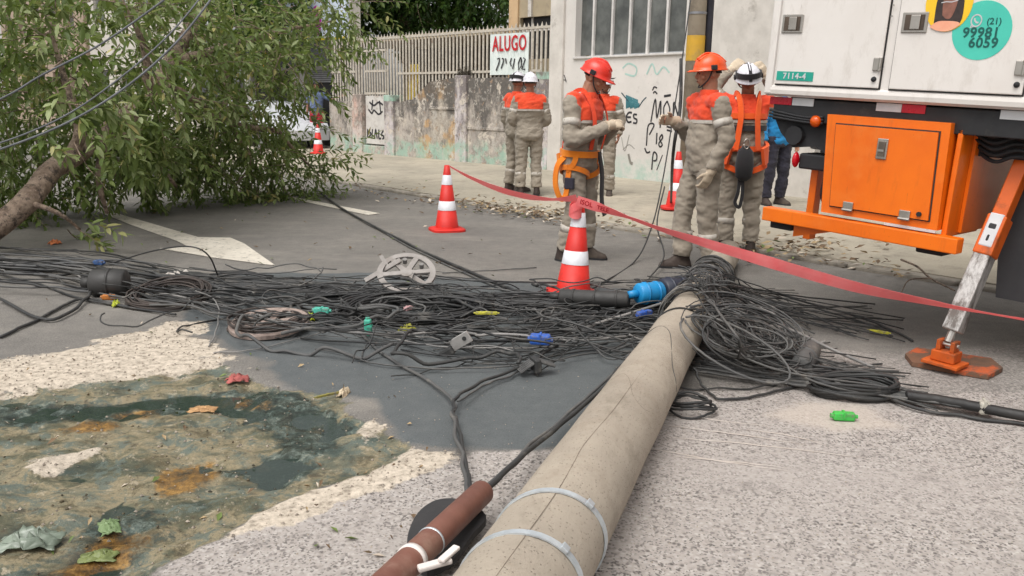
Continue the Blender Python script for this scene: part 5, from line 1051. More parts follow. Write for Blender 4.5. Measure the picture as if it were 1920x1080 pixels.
    for sd in 'LR':
        hp_, kn, an = V['hip' + sd], V['knee' + sd], V['ank' + sd]; end = kn.lerp(an, .25) if shorts else kn.lerp(an, .95)
        if shorts: tr.tube(catmull([hp_ + Vector((0, 0, .03)), hp_.lerp(kn, .5), end], 4), [.108, .1, .1], 14)
        else: tr.tube(catmull([hp_ + Vector((0, 0, .03)), hp_.lerp(kn, .5), kn, kn.lerp(an, .5), end], 4), [.106 * g_, .098, .084, .078, .08], 14)
    link('trousers', remesh(tr, 'trousers', .0125, [trousers], 3, .018, None, seed + 5, (8, 8, 15)), root)
    for sd in 'LR':
        an = V['ank' + sd]; a = R(J['foot' + sd]); f_ = Vector((math.sin(a), -math.cos(a), 0)); sv = Vector((-f_.y, f_.x, 0)); g0 = Vector((an.x, an.y, an.z - .09))
        bo = MB(); bo.rings([ellring(g0 + f_ * o_ + Vector((0, 0, z)), sv, f_, w_, l_, 16, .8) for z, o_, w_, l_ in ((.0, .055, .05, .145), (.03, .055, .051, .145), (.05, .05, .046, .135), (.075, .02, .044, .095), (.11, -.005, .046, .062), (.19, -.005, .05, .056))])
        bt = bo.build('boot', m_boot, root, True, True); so = MB(); so.rings([ellring(g0 + f_ * .055 + Vector((0, 0, z)), sv, f_, .054, .15, 16, .8) for z in (-.002, .018)]); so.build('sole', m_rub, bt, False, True)
    def limbband(p0, p1, t, r_, wd=.045, nm='reflective_band', m=m_rf2):
        c = p0.lerp(p1, t); d = (p1 - p0).normalized(); mb = MB(); mb.tube([c - d * wd / 2, c + d * wd / 2], [r_, r_], 18); mb.build(nm, m, root, True)
    if bands:
        for sd in 'LR':
            limbband(V['sh' + sd], V['el' + sd], .55, .0775, .06); limbband(V['knee' + sd], V['ank' + sd], .48, .0845, .055)
        mb = MB(); mb.rings([ellring(spine_(t), shv, fw, .197 * g_, .1455 * g_, 24, .9) for t in (.555, .605)], cap=False); mb.build('reflective_band', m_rf2, root, True)
    for i, sd in enumerate('LR'):
        if gloves[i]:
            hm = MB(); dv_ = (V['wr' + sd] - V['el' + sd]); dv_ = Vector(J['hdir' + sd]) if 'hdir' + sd in J else dv_; bk = Vector(J.get('hback' + sd, ((1 if sd == 'L' else -1), .2, 0)))
            hand_into(hm, V['wr' + sd], dv_, bk, (1 if sd == 'L' else -1), curl[i], 1.18); hm.tube([V['wr' + sd] - dv_.normalized() * .05, V['wr' + sd] + dv_.normalized() * .03], [.05, .036], 12); link('glove', remesh(hm, 'glove', .0065, [m_glv], 1), root)
    if helmet:
        hb = MB(); rg = []
        for t in np.linspace(0, 1, 9): p_ = R(4 + 86 * t); rg.append([Vector((.112 * math.sin(p_) * math.cos(a), .012 + .138 * math.sin(p_) * math.sin(a), .142 + .125 * math.cos(p_) + .006 * math.cos(3 * a) * (1 - t))) for a in np.linspace(0, 6.283, 32, endpoint=False)])
        rg.append([Vector((q.x * 1.10, q.y * 1.07 - (.05 * max(0, -math.sin(a)) ** 1.5), q.z - .012)) for q, a in zip(rg[-1], np.linspace(0, 6.283, 32, endpoint=False))]); rg.append([q - Vector((0, 0, .006)) for q in rg[-1]]); rg.append([Vector((q.x * .88, q.y * .86, .14)) for q in rg[-1]])
        hb.rings(rg); hb.xf(HM); ho = hb.build('helmet', helmet, root, True, True)
        rb = MB()
        for x in (-.035, 0, .035): rb.tube(catmull([(x, -.10, .225 - abs(x) * .4), (x * 1.1, -.02, .270 - abs(x) * .5), (x, .08, .25 - abs(x) * .4), (x, .135, .19)], 5), .0075, 6)
        rb.xf(HM); rb.build('helmet_rib', helmet, ho, True)
        cs = MB()
        for sx in (-1, 1): cs.tube(catmull([(sx * .1, -.0, .145), (sx * .078, -.03, .06), (sx * .03, -.075, .004), (0, -.08, -.002)], 5), .006, 6)
        cs.xf(HM); cs.build('chin_strap', m_blk, ho)
        for sx in (-1, 1): ml = MB(); ml.box((sx * .118 - .012, -.02, .13), (sx * .118 + .012, .03, .17), bev=.006); ml.xf(HM); ml.build('lamp_clip', m_blk, ho)
        if visor == 'goggles':
            vv = MB(); rg = [[Vector((r_ * math.cos(a), .012 + r_ * 1.22 * math.sin(a), z + .02 * math.sin(a))) for r_, z in ((.117, .15), (.117, .20), (.105, .20), (.105, .15))] for a in np.linspace(0, 6.283, 28)]; vv.rings(rg, cap=False); vv.xf(HM); vv.build('goggle_strap', m_blk, ho, False, True)
            v2 = MB(); v2.rings([[Vector((x, .012 + .142 * math.sin(p_), .142 + .129 * math.cos(p_))) for x in (-.014, .014)] + [Vector((x, .012 + .134 * math.sin(p_), .142 + .120 * math.cos(p_))) for x in (.014, -.014)] for p_ in np.linspace(-1.2, 1.5, 16)]); v2.xf(HM); v2.build('helmet_stripe', m_blk, ho, False, True)
        elif visor:
            vv = MB(); rg = [[Vector((r_ * math.cos(a) * .9, -.03 + r_ * 1.1 * math.sin(a), z)) for r_, z in ((.125, .15 + .05), (.16, .10 + .12), (.155, .10 + .12), (.121, .15 + .05))] for a in np.linspace(R(195), R(345), 18)]; vv.rings(rg); vv.xf(HM); vv.build('visor', m_blk, ho, False, True)
    root['_sp'] = 0; del root['_sp']
    return root, V, spine_, shv, fw
def strap(root, pts, wd, m, name='strap', th=.012, n=6):
    mb = MB(); P = catmull(pts, n); mb.tube(P, wd / 2, 8, sq=th / wd * 2 if True else 1); return mb.build(name, m, root, True)
def flat(root, pts, wd, nrm, m, name='strap', th=.008):
    """webbing band: pts in local space, nrm(p) outward normal"""
    P = catmull(pts, 6); rg = []
    for i, p in enumerate(P):
        T = (P[min(i + 1, len(P) - 1)] - P[max(i - 1, 0)]).normalized(); n_ = nrm(p); b = T.cross(n_).normalized(); n_ = b.cross(T).normalized()
        rg.append([p - b * wd / 2 - n_ * th / 2, p + b * wd / 2 - n_ * th / 2, p + b * wd / 2 + n_ * th / 2, p - b * wd / 2 + n_ * th / 2])
    mb = MB(); mb.rings(rg); return mb.build(name, m, root, False, True)
out = lambda p: Vector((p.x, p.y, .0)).normalized() if Vector((p.x, p.y)).length > 1e-4 else Vector((0, -1, 0))
G1 = 'line workers in khaki and orange workwear'
# A: standing, faces left, right hand raised towards the hanging wire
pa = at(1306, 505); person('person', 'worker in orange helmet standing in profile to the left, gloved hand hanging', pa, -72, dict(head=(4, -10, 0), wrR=(-.19, -.20, 1.25), elR=(-.27, .02, 1.12), hdirR=(.1, -.9, .1), hbackR=(-1, 0, .3), wrL=(.235, -.06, .86), elL=(.27, .04, 1.12), ankL=(.11, .06, .09), kneeL=(.11, .0, .5), ankR=(-.11, -.09, .09), kneeR=(-.105, -.10, .5), pelvis=(.02, .01, .945), neck=(-.01, .02, 1.475), belly=.03), 1.86, m_ho, gloves=(True, True), girth=.95, curl=(.6, .5), seed=1, skin=m_skinl, group=G1)
# M: faces right, hands together at chest, head bowed
pmn = at(1082, 488); rm, VM, spM, shM, fwM = person('person', 'worker in red helmet looking down at his hands, yellow orange harness', pmn, 58, dict(head=(24, 8, 0), neck=(.01, -.06, 1.45), pelvis=(-.03, .0, .945), wrL=(.09, -.31, 1.22), elL=(.27, -.06, 1.08), wrR=(-.08, -.32, 1.21), elR=(-.28, -.05, 1.08), hdirL=(-.8, -.4, .1), hdirR=(.8, -.4, .1), hbackL=(0, -.6, .8), hbackR=(0, -.6, .8), ankL=(.13, -.02, .09), ankR=(-.11, .08, .09)), 1.85, m_hr, gloves=(True, True), curl=(.9, .9), girth=.97, seed=2, skin=m_skinl, group=G1)
flat(rm, [(-.025 + .196 * math.cos(a), .158 * math.sin(a) - .005, .965 + .01 * math.sin(a)) for a in np.linspace(0, 6.283, 18)], .055, out, m_har, 'waist_belt', .02)
for sx in (-1, 1):
    flat(rm, [(sx * (.105 + .118 * math.cos(a)), .125 * math.sin(a), .80 + sx * 0 + .05 * math.cos(a)) for a in np.linspace(0, 6.283, 16)], .045, lambda p, sx=sx: Vector((p.x - sx * .105, p.y, 0)).normalized(), m_har, 'leg_loop', .016)
    flat(rm, [(sx * .185 - .02, -.07, .96), (sx * .21 - .01, -.05, .88), (sx * .215, .02, .82)], .045, out, m_har, 'hip_strap', .016)
    flat(rm, [(sx * .155 - .02, .13, .96), (sx * .175 - .01, .11, .88), (sx * .19, .08, .82)], .045, out, m_har, 'hip_strap', .016)
    flat(rm, [(sx * .10, -.15, 1.0), (sx * .12, -.19, 1.2), (sx * .12, -.16, 1.36), (sx * .11, -.06, 1.50), (sx * .1, .06, 1.45), (sx * .08, .12, 1.25), (sx * .06, .15, 1.0)], .035, out, m_or, 'shoulder_strap', .01)
flat(rm, [(-.19, .04, .95), (-.25, .09, .86), (-.26, .1, .7), (-.24, .06, .58), (-.22, .02, .6), (-.22, .0, .75), (-.2, .0, .88)], .05, lambda p: Vector((-1, .1, 0)), m_har, 'hanging_loop', .012)
MB().box((-.235, -.06, .66), (-.2, .03, .76), bev=.01).build('pouch', m_navy, rm)
flat(rm, [(.02, -.17, .98), (.03, -.2, .8), (.05, -.2, .55), (.08, -.22, .42)], .045, lambda p: Vector((0, -1, 0)), m_blk, 'lanyard', .02)
# N: behind M
person('person', 'worker half hidden behind the one in red helmet, white helmet with raised black visor', at(1126, 368, .1), -20, dict(head=(5, 35, 0), wrL=(.27, -.12, .92), elL=(.26, .04, 1.14)), 1.76, m_hw, visor=True, seed=3, group=G1)
# B1 / B2 at the wall
person('person', 'worker seen from behind by the stained wall, plain white helmet', at(990, 364, .12), 186, dict(wrL=(.10, -.22, 1.02), elL=(.27, .0, 1.1), wrR=(-.10, -.22, 1.02), elR=(-.27, .0, 1.1), belly=.05), 1.74, m_hw, girth=1.16, seed=4, group=G1)
person('person', 'worker with black and white helmet mostly hidden by his colleague at the wall', at(966, 358, .12), 130, dict(head=(0, 15, 0)), 1.76, m_hw, visor='goggles', seed=5, group=G1)
# C: back to us, arms up at the helmet
pc = at(1380, 473); rc, VC, spC, shC, fwC = person('person', 'worker seen from behind with bright orange harness, raising gloved hands to his helmet', pc, 176, dict(head=(-22, 0, 6), elL=(.33, -.05, 1.50), wrL=(.16, -.08, 1.70), elR=(-.30, -.16, 1.42), wrR=(-.19, -.16, 1.66), hdirL=(-.6, -.1, .6), hdirR=(.5, .2, .7), hbackL=(0, .8, .6), hbackR=(0, .8, .6), neck=(0, .0, 1.45)), 1.87, m_hw, gloves=(True, True), visor='goggles', seed=6, curl=(.7, .7), group=G1)
for sx in (-1, 1):
    flat(rc, [(sx * .10, .165, .98), (sx * .085, .165, 1.15), (sx * .075, .162, 1.3), (sx * .09, .12, 1.44), (sx * .11, .0, 1.49), (sx * .12, -.13, 1.35), (sx * .12, -.16, 1.0)], .05, out, m_haro, 'shoulder_strap', .014)
    flat(rc, [(sx * .20, -.05, .98), (sx * .205, .07, .95), (sx * .15, .16, .92)], .16, out, m_haro, 'hip_pad', .03)
    flat(rc, [(sx * (.10 + .118 * math.cos(a)), .125 * math.sin(a), .80 + .05 * math.cos(a)) for a in np.linspace(0, 6.283, 16)], .05, lambda p, sx=sx: Vector((p.x - sx * .1, p.y, 0)).normalized(), m_haro, 'leg_loop', .018)
for z, m_ in ((1.29, m_haro), (1.18, m_blk), (.99, m_haro)): flat(rc, [(.19 * math.cos(a), .158 * math.sin(a), z) for a in np.linspace(0, 6.283, 18)], .05, out, m_, 'harness_band', .014)
mb = MB(); mb.rings([ellring(Vector((.02, .20, z)), Vector((1, 0, 0)), Vector((0, 1, 0)), w_, d_, 14, .8) for z, w_, d_ in ((.70, .03, .02), (.74, .075, .05), (.85, .085, .06), (.97, .07, .05), (1.02, .03, .03))]); mb.build('tool_pouch', m_blk, rc, True, True)
flat(rc, [(.05, .19, .8), (.06, .2, .6), (.08, .19, .5), (.04, .2, .46), (.02, .2, .58), (.03, .2, .75)], .03, lambda p: Vector((0, 1, 0)), m_blk, 'lanyard', .014)
mb = MB(); mb.tube([(.02 + .025 * math.cos(a), .235, 1.04 + .045 * math.sin(a)) for a in np.linspace(0, 6.283, 16)], .007, 7); mb.build('metal_ring', m_chr, rc, True)
# T: behind the truck, L: by the far corner
person('person', 'person in bright blue shirt and dark trousers behind the rear of the truck', at(1449, 384, .12), 20, dict(), 1.74, None, (m_blueb,), m_navy, bands=False, skin=m_skinl, seed=7)
person('person', 'person in pale blue shirt and red shorts with one arm out, beyond the tree', aty(596, 272, 24.5), 5, dict(elL=(.42, -.02, 1.28), wrL=(.68, .0, 1.38), hdirL=(1, 0, .2)), 1.74, None, (m_blue,), m_redc, bands=False, short=True, shorts=True, skin=m_skin, seed=8)
# rod beside worker A
p0 = aty(1277, 110, 8.2); p1 = aty(1262, 290, 8.0); mb = MB(); mb.tube(catmull([p0, (p0 + p1) / 2 + Vector((.03, 0, 0)), p1, at(1258, 385, .13)], 6), .016, 8); o = mb.build('cable', m_cab, None, True); tag(o, 'thick dark cable end held in front of the worker in orange helmet', 'cable')
# ================================================================ TREES
def leaf_mat(name, cols, trans):
    s = NT(name); a = s.n('ShaderNodeAttribute'); a.attribute_name = 'tint'
    c = s.ramp(a.outputs['Fac'], *cols); c = s.mix(s.ramp(s.noise(.6, 4), (.4, 0.), (.7, .35)), c, cols[0][1]); s.set(c, .45); s.b.inputs['Specular IOR Level'].default_value = .35
    t = s.n('ShaderNodeBsdfTranslucent'); s.l(s.mix(.5, c, trans), t.inputs[0]); mx = s.n('ShaderNodeMixShader'); mx.inputs[0].default_value = .4; s.l(s.b.outputs[0], mx.inputs[1]); s.l(t.outputs[0], mx.inputs[2]); s.l(mx.outputs[0], s.out.inputs[0]); return s.m
m_leaf = leaf_mat('leaf_green', ((0, C(74, 90, 46)), (.35, C(100, 118, 64)), (.65, C(130, 144, 86)), (.9, C(178, 188, 138)), (1, C(194, 182, 120))), C(120, 140, 50))
m_leafd = leaf_mat('leaf_dark', ((0, C(36, 56, 26)), (.5, C(56, 82, 38)), (1, C(84, 106, 50))), C(90, 120, 40))
m_bark = NT('bark'); s = m_bark; c = s.mix(s.ramp(s.noise(9, 9, .75, stretch=(1, 1, 1)), (.4, 0.), (.62, 1.)), C(112, 94, 80), C(172, 152, 134)); c = s.mix(s.ramp(s.noise(13, 6, .75), (.52, 0.), (.6, .85)), c, C(62, 54, 50)); c = s.mix(s.ramp(s.noise(17, 6, .75), (.58, 0.), (.64, .8)), c, C(196, 172, 156)); s.set(c, .95); s.bump(s.noise(24, 9, .75), .9, .03); m_bark = s.m
def crown(blobs, ntw, L, W, rn, droop=.35, dens=13, name='crown', m=None, parent=None, twl=(.35, .8), clear=()):
    """twigs carrying real leaves, spread through overlapping blobs; returns one mesh"""
    V_ = []; F_ = []; Tn = []; tw = MB(); wsum = [b[4] for b in blobs]
    for k in range(ntw):
        b = rn.choices(blobs, wsum)[0]; c = Vector(b[0]); rad = b[1]
        d = Vector((rn.gauss(0, 1), rn.gauss(0, 1), rn.gauss(0, 1))).normalized(); p = c + Vector((d.x * rad[0], d.y * rad[1], d.z * rad[2])) * (rn.random() ** .45)
        if p.z < .06: p.z = .06 + rn.random() * .25
        dr = (d * .7 + Vector((rn.gauss(0, .5), rn.gauss(0, .5), rn.gauss(0, .35) - droop))).normalized(); ln = rn.uniform(*twl); P = [p]
        for i in range(4): dr = (dr + Vector((0, 0, -droop * .25)) + Vector((rn.gauss(0, .12), rn.gauss(0, .12), rn.gauss(0, .1)))).normalized(); q = P[-1] + dr * ln / 4; q.z = max(q.z, .03); P.append(q)
        if any((v.x - q.x) ** 2 + (v.z - q.z) ** 2 < (.5 if q.y < 9.2 else .34) ** 2 and v.y < q.y + .25 for q in clear for v in P): continue
        if k % 2 == 0: tw.tube(P, [.006, .002], 4)
        tone = rn.random() ** 1.3 * .55
        for j in range(dens):
            t = .15 + .85 * (j / dens) ** .8; i = min(int(t * 4), 3); q = P[i].lerp(P[i + 1], t * 4 - i); ax = (P[i + 1] - P[i]).normalized(); az = ax.orthogonal().normalized(); az.rotate(Quaternion(ax, j * 2.4 + k))
            ld = (ax * rn.uniform(.35, 1.0) + az * rn.uniform(.5, 1.1) + Vector((0, 0, -.25))).normalized(); up_ = (Vector((0, 0, 1)) + az * .4 + Vector((rn.gauss(0, .5), rn.gauss(0, .5), 0))); sd_ = ld.cross(up_).normalized(); nn = sd_.cross(ld)
            l_ = L * rn.uniform(.65, 1.2); w_ = W * rn.uniform(.8, 1.2); o = len(V_); cv = -nn * l_ * rn.uniform(.02, .16)
            V_ += [q, q + ld * l_ * .26 + sd_ * w_ * .8 + nn * w_ * .3, q + ld * l_ * .6 + sd_ * w_ * .85 + nn * w_ * .3 + cv * .4, q + ld * l_ + cv, q + ld * l_ * .6 - sd_ * w_ * .85 + nn * w_ * .3 + cv * .4, q + ld * l_ * .26 - sd_ * w_ * .8 + nn * w_ * .3, q + ld * l_ * .45 + cv * .3]
            F_ += [(o, o + 6, o + 1), (o + 1, o + 6, o + 2), (o + 2, o + 6, o + 3), (o + 3, o + 6, o + 4), (o + 4, o + 6, o + 5), (o + 5, o + 6, o)]; tv = min(1, tone + rn.random() * .5 + (.35 if rn.random() < .06 else 0)); Tn += [tv] * 7
    me = bpy.data.meshes.new(name); n = len(V_); me.vertices.add(n); me.vertices.foreach_set('co', np.array([c for v in V_ for c in v], np.float32)); fa = np.array(F_, np.int32)
    me.loops.add(fa.size); me.loops.foreach_set('vertex_index', fa.ravel()); me.polygons.add(len(fa)); me.polygons.foreach_set('loop_start', np.arange(len(fa)) * 3); me.update(calc_edges=True)
    a = me.attributes.new('tint', 'FLOAT', 'POINT'); a.data.foreach_set('value', np.array(Tn, np.float32)); me.materials.append(m); me.polygons.foreach_set('use_smooth', np.ones(len(fa), bool))
    o = link(name, me, parent); o['kind'] = 'stuff'; to = tw.build('twigs', m_bark, parent); to['kind'] = 'stuff'; return o
rn = random.Random(11)
tree = thing('fallen_tree', 'large fallen tree with thick trunk and green leaves blocking the street at left', 'tree')
def limb(pts, r, nm='limb', n=14):
    P = catmull(pts, 7); mb = MB(); rr = lerp_list(r, len(P)); rg = []
    for i, p in enumerate(P):
        T = (P[min(i + 1, len(P) - 1)] - P[max(i - 1, 0)]).normalized(); a = T.orthogonal().normalized() if i == 0 else (a - T * a.dot(T)).normalized(); b = T.cross(a)
        rg.append([p + (a * math.cos(t) + b * math.sin(t)) * rr[i] * (1 + .14 * mnoise.noise(Vector((i * .4, math.cos(t) * 1.3, math.sin(t) * 1.3)))) for t in np.linspace(0, 6.283, n, endpoint=False)])
    mb.rings(rg); return mb.build(nm, m_bark, tree, True, True)
limb([aty(-260, 520, 7.0), aty(-120, 478, 7.3), aty(-20, 432, 7.7), aty(50, 378, 8.0), aty(95, 320, 8.4), aty(135, 296, 8.9), aty(210, 240, 9.5), aty(280, 180, 10.1), aty(318, 118, 10.6), aty(380, 20, 11.2)], [.125, .12, .112, .105, .1, .098, .1, .095, .085, .07], 'trunk')
for pts, r in (([(135, 296, 8.9), (150, 240, 8.9), (125, 160, 8.9), (90, 40, 9.0)], [.08, .05, .012]), ([(300, 150, 10.3), (350, 180, 10.6), (430, 230, 11.2), (520, 245, 12.0)], [.06, .05, .035]), ([(318, 118, 10.6), (420, 90, 11.2), (520, 60, 12), (620, 40, 12.8)], [.07, .045, .012]), ([(210, 240, 9.5), (280, 290, 9.8), (330, 350, 10.2)], [.06, .04, .02]), ([(520, 245, 12.0), (560, 290, 12.6), (600, 330, 13.2)], [.035, .02, .012]), ([(200, 245, 9.4), (185, 330, 9.2), (200, 400, 9.3)], [.05, .035, .02]), ([(430, 230, 11.2), (470, 300, 11.8), (440, 350, 11.9)], [.03, .02, .012]), ([(50, 378, 8.0), (110, 400, 7.9), (150, 430, 8.1)], [.03, .02, .012]), ([(280, 180, 10.1), (270, 90, 10.0), (230, 0, 9.8)], [.06, .04, .012])):
    limb([aty(*p) for p in pts], r, 'branch', 9)
bl = []
for px, py, Yv, r, wt in [(-60, 120, 8.0, 1.1, 1.2), (60, 60, 8.0, 1.0, 1.2), (40, 190, 7.8, .75, 1), (-40, 290, 7.9, .45, .4), (110, 200, 8.5, .55, .7), (160, 60, 8.8, 1.0, 1.1), (210, 150, 9.4, .9, 1), (240, 230, 9.6, .5, .5), (270, 60, 10, 1.2, 1.2), (330, 60, 10.8, 1.2, 1.1), (300, 235, 10.6, .65, .8), (240, 285, 10.6, .42, .5), (290, 300, 11.0, .4, .5), (340, 300, 11.4, .4, .5), (180, 310, 10.4, .35, .2), (380, 170, 11.4, 1.1, 1.0), (420, 60, 11.6, 1.3, 1.1), (480, 140, 12, 1.0, .8), (410, 270, 12, .75, .6), (480, 310, 12.6, .6, .7), (450, 335, 12.4, .45, .5), (540, 310, 13, .55, .6), (580, 325, 13.2, .33, .25), (520, 60, 12.5, 1.1, .8), (490, 230, 12.6, .5, .2), (600, 20, 13, .7, .55), (550, 80, 12.8, .5, .12), (630, 300, 13.2, .3, .16), (100, 425, 8.2, .22, .14), (130, 405, 8.5, .25, .14), (650, 0, 13.4, .6, .4), (-190, 260, 7.9, .7, .4), (40, 260, 10.2, .9, 1.0), (-60, 200, 9.4, 1.0, .9), (-40, 330, 9.6, .6, .5), (100, 120, 10, 1.1, 1.0), (160, 250, 10.6, .8, .7), (210, 20, 11, 1.3, 1.0), (330, 180, 12, 1.2, .9), (420, 200, 13, 1.2, .7), (60, 330, 10.0, .5, .45)]:
    c = aty(px, py, Yv); bl.append((c, (r, r * .9, r * .8), 0, 0, wt))
near = [b for b in bl]
TRK = catmull([aty(-120, 478, 7.3), aty(-20, 432, 7.7), aty(50, 378, 8.0), aty(95, 320, 8.4), aty(150, 284, 9.0)], 4) + catmull([aty(265, 195, 10.0), aty(318, 118, 10.6)], 4)
crown(bl, 2250, .13, .023, rn, .3, 12, 'crown', m_leaf, tree, clear=TRK)
crown([(aty(20, 210, 7.3), (.45, .4, .4), 0, 0, 1), (aty(80, 160, 7.5), (.4, .4, .35), 0, 0, 1), (aty(200, 270, 8.8), (.4, .35, .35), 0, 0, .8), (aty(250, 225, 9.0), (.25, .3, .35), 0, 0, .6), (aty(90, 415, 7.9), (.28, .25, .14), 0, 0, .5), (aty(20, 300, 7.5), (.25, .3, .15), 0, 0, .3)], 320, .145, .026, rn, .2, 16, 'near_foliage', m_leaf, tree, (.25, .5), [v for v in TRK if v.z > .3])
# leafy tree behind the fence
bt = thing('leafy_tree', 'dark green leafy tree rising behind the bar fence', 'tree')
base = aty(760, 250, 30); mb = MB(); mb.tube(catmull([(base.x, base.y, 0), (base.x + .2, base.y, 2), (base.x, base.y, 4), (base.x + .4, base.y, 6.5)], 5), [.3, .25, .2, .1], 12); mb.build('trunk', m_bark, bt, True)
crown([(Vector((base.x - 1.5, base.y, 5.2)), (2.8, 2, 1.7), 0, 0, 1.2), (Vector((base.x + .8, base.y, 5.0)), (1.9, 1.8, 1.3), 0, 0, 1), (Vector((base.x - 4, base.y, 5.4)), (2.4, 2, 1.8), 0, 0, 1), (Vector((base.x - 1, base.y, 7.2)), (3, 2.4, 1.8), 0, 0, 1), (Vector((base.x + 2.7, base.y, 5.3)), (1.5, 1.6, 1.4), 0, 0, .8), (Vector((base.x - 3.6, base.y - 4, 4.4)), (2.2, 1.6, 1.2), 0, 0, .8)], 1900, .26, .06, rn, .3, 12, 'crown', m_leafd, bt, (.6, 1.2))
bt2 = thing('leafy_tree', 'street tree showing above the shop beyond the fallen crown', 'tree'); base = aty(430, 250, 33); mb = MB(); mb.tube([(base.x, base.y, 0), (base.x, base.y, 5)], [.25, .15], 10); mb.build('trunk', m_bark, bt2, True)
crown([(Vector((base.x, base.y, 5.5)), (3.4, 2, 2.2), 0, 0, 1), (Vector((base.x + 3, base.y, 6)), (2.5, 2, 1.6), 0, 0, .7)], 420, .28, .07, rn, .3, 11, 'crown', m_leafd, bt2, (.6, 1.2))

# ================================================================ LITTER
m_peb = mat('pebble', C(176, 164, 148), C(110, 102, 94), .9, scale=30); rn = random.Random(5)
mb = MB()
def pebble(p, r):
    d = [(1, 0, 0), (-.8, .3, 0), (0, 1, 0), (.1, -.9, 0), (0, .1, .8), (0, 0, -.3)]; q = rn.uniform(0, 6); c_, s_ = math.cos(q), math.sin(q)
    mb.add([(p[0] + r * (x * c_ - y * s_) * rn.uniform(.6, 1.2), p[1] + r * (x * s_ + y * c_) * rn.uniform(.6, 1.2), p[2] + r * z) for x, y, z in d], [(0, 2, 4), (2, 1, 4), (1, 3, 4), (3, 0, 4), (2, 0, 5), (1, 2, 5), (3, 1, 5), (0, 3, 5)])
cand = np.argwhere((m_sand > .35) | ((m_mud > .3) & (rng.random(X.shape) < .25)))
for k in range(1500):
    j, i = cand[rn.randrange(len(cand))]; x, y = X[j, i], Y[j, i]; pebble((x, y, ground_z(x, y) + .002), rn.choice((.003, .004, .006, .009)))
for k in range(700):
    p = at(rn.uniform(200, 1900), rn.uniform(640, 1060)); pebble((p.x, p.y, ground_z(p.x, p.y) + .001), rn.choice((.003, .004, .005)))
o = mb.build('gravel', m_peb); tag(o, 'loose grit and crumbs on broken asphalt', 'gravel', kind='stuff')
m_clod = mat('mud_clod', C(96, 84, 62), C(58, 56, 46), .7, scale=14); mb = MB(); mudc = np.argwhere(m_mud > .6)
for k in range(500):
    j, i = mudc[rn.randrange(len(mudc))]; x, y = X[j, i] + rn.uniform(-.02, .02), Y[j, i] + rn.uniform(-.02, .02); pebble((x, y, ground_z(x, y)), rn.choice((.004, .005, .007, .010)))
o = mb.build('mud_clods', m_clod, None, True); tag(o, 'dark crumbs and clods in the muddy patch', 'mud', kind='stuff')
lit = {}
def litter_leaf(p, L, m_, tilt=.3):
    mb_ = lit.setdefault(m_, MB()); a = rn.uniform(0, 6.28); d = Vector((math.cos(a), math.sin(a), rn.uniform(-.1, tilt))).normalized(); sd_ = Vector((-d.y, d.x, rn.uniform(-.3, .3))); p = Vector(p)
    mb_.add([p, p + d * L * .5 + sd_ * L * .22 + Vector((0, 0, .012)), p + d * L + Vector((0, 0, .01)), p + d * L * .5 - sd_ * L * .22 + Vector((0, 0, .008)), p + d * L * .5 + Vector((0, 0, .002))], [(0, 4, 1), (4, 2, 1), (0, 3, 4), (4, 3, 2)])
LM = [mat('dry_leaf_tan', C(170, 148, 112), C(142, 120, 90), .8), mat('dry_leaf_brown', C(112, 90, 66), C(90, 72, 54), .8), mat('fallen_leaf_green', C(104, 120, 58), C(84, 100, 46), .6), mat('scrap_pale', C(200, 188, 170), C(180, 166, 150), .8)]
for k in range(420):                                                        # heap along the kerb
    px = rn.gauss(985, 85); py = 402 + (px - 985) * .13 + rn.gauss(0, 7); p = at(px, py); litter_leaf((p.x, p.y, .02 + rn.random() * .05), rn.uniform(.05, .13), rn.choices(LM, (4, 5, .4, 2))[0])
for k in range(260):
    px = rn.uniform(640, 1700); py = 345 + (px - 640) * .152 + rn.gauss(0, 12); p = at(px, py); z = .125 if Vector((p.x, p.y, 0)).dot(N) > KERB else .01
    p = at(px, py, z); litter_leaf((p.x, p.y, z), rn.uniform(.04, .11), rn.choices(LM, (4, 4, .7, 1))[0])
for k in range(120): p = at(rn.gauss(1500, 60), rn.gauss(462, 10), .125); litter_leaf((p.x, p.y, .125), rn.uniform(.05, .14), rn.choices(LM, (4, 4, .7, 1))[0])
for k in range(70): p = at(rn.uniform(150, 1000), rn.uniform(380, 540)); litter_leaf((p.x, p.y, .012), rn.uniform(.03, .07), rn.choices(LM, (3, 3, 4, 1))[0])
for k in range(70): p = at(rn.uniform(0, 800), rn.uniform(560, 1050)); litter_leaf((p.x, p.y, ground_z(p.x, p.y) + .004), rn.uniform(.015, .05), rn.choices(LM, (3, 3, 2, 2))[0])
for (m_, mb_), nm in zip(lit.items(), range(9)): o = mb_.build('leaf_litter', m_, None, True); tag(o, 'scattered %s litter along kerb and road' % m_.name.replace('_', ' '), 'leaves', kind='stuff')
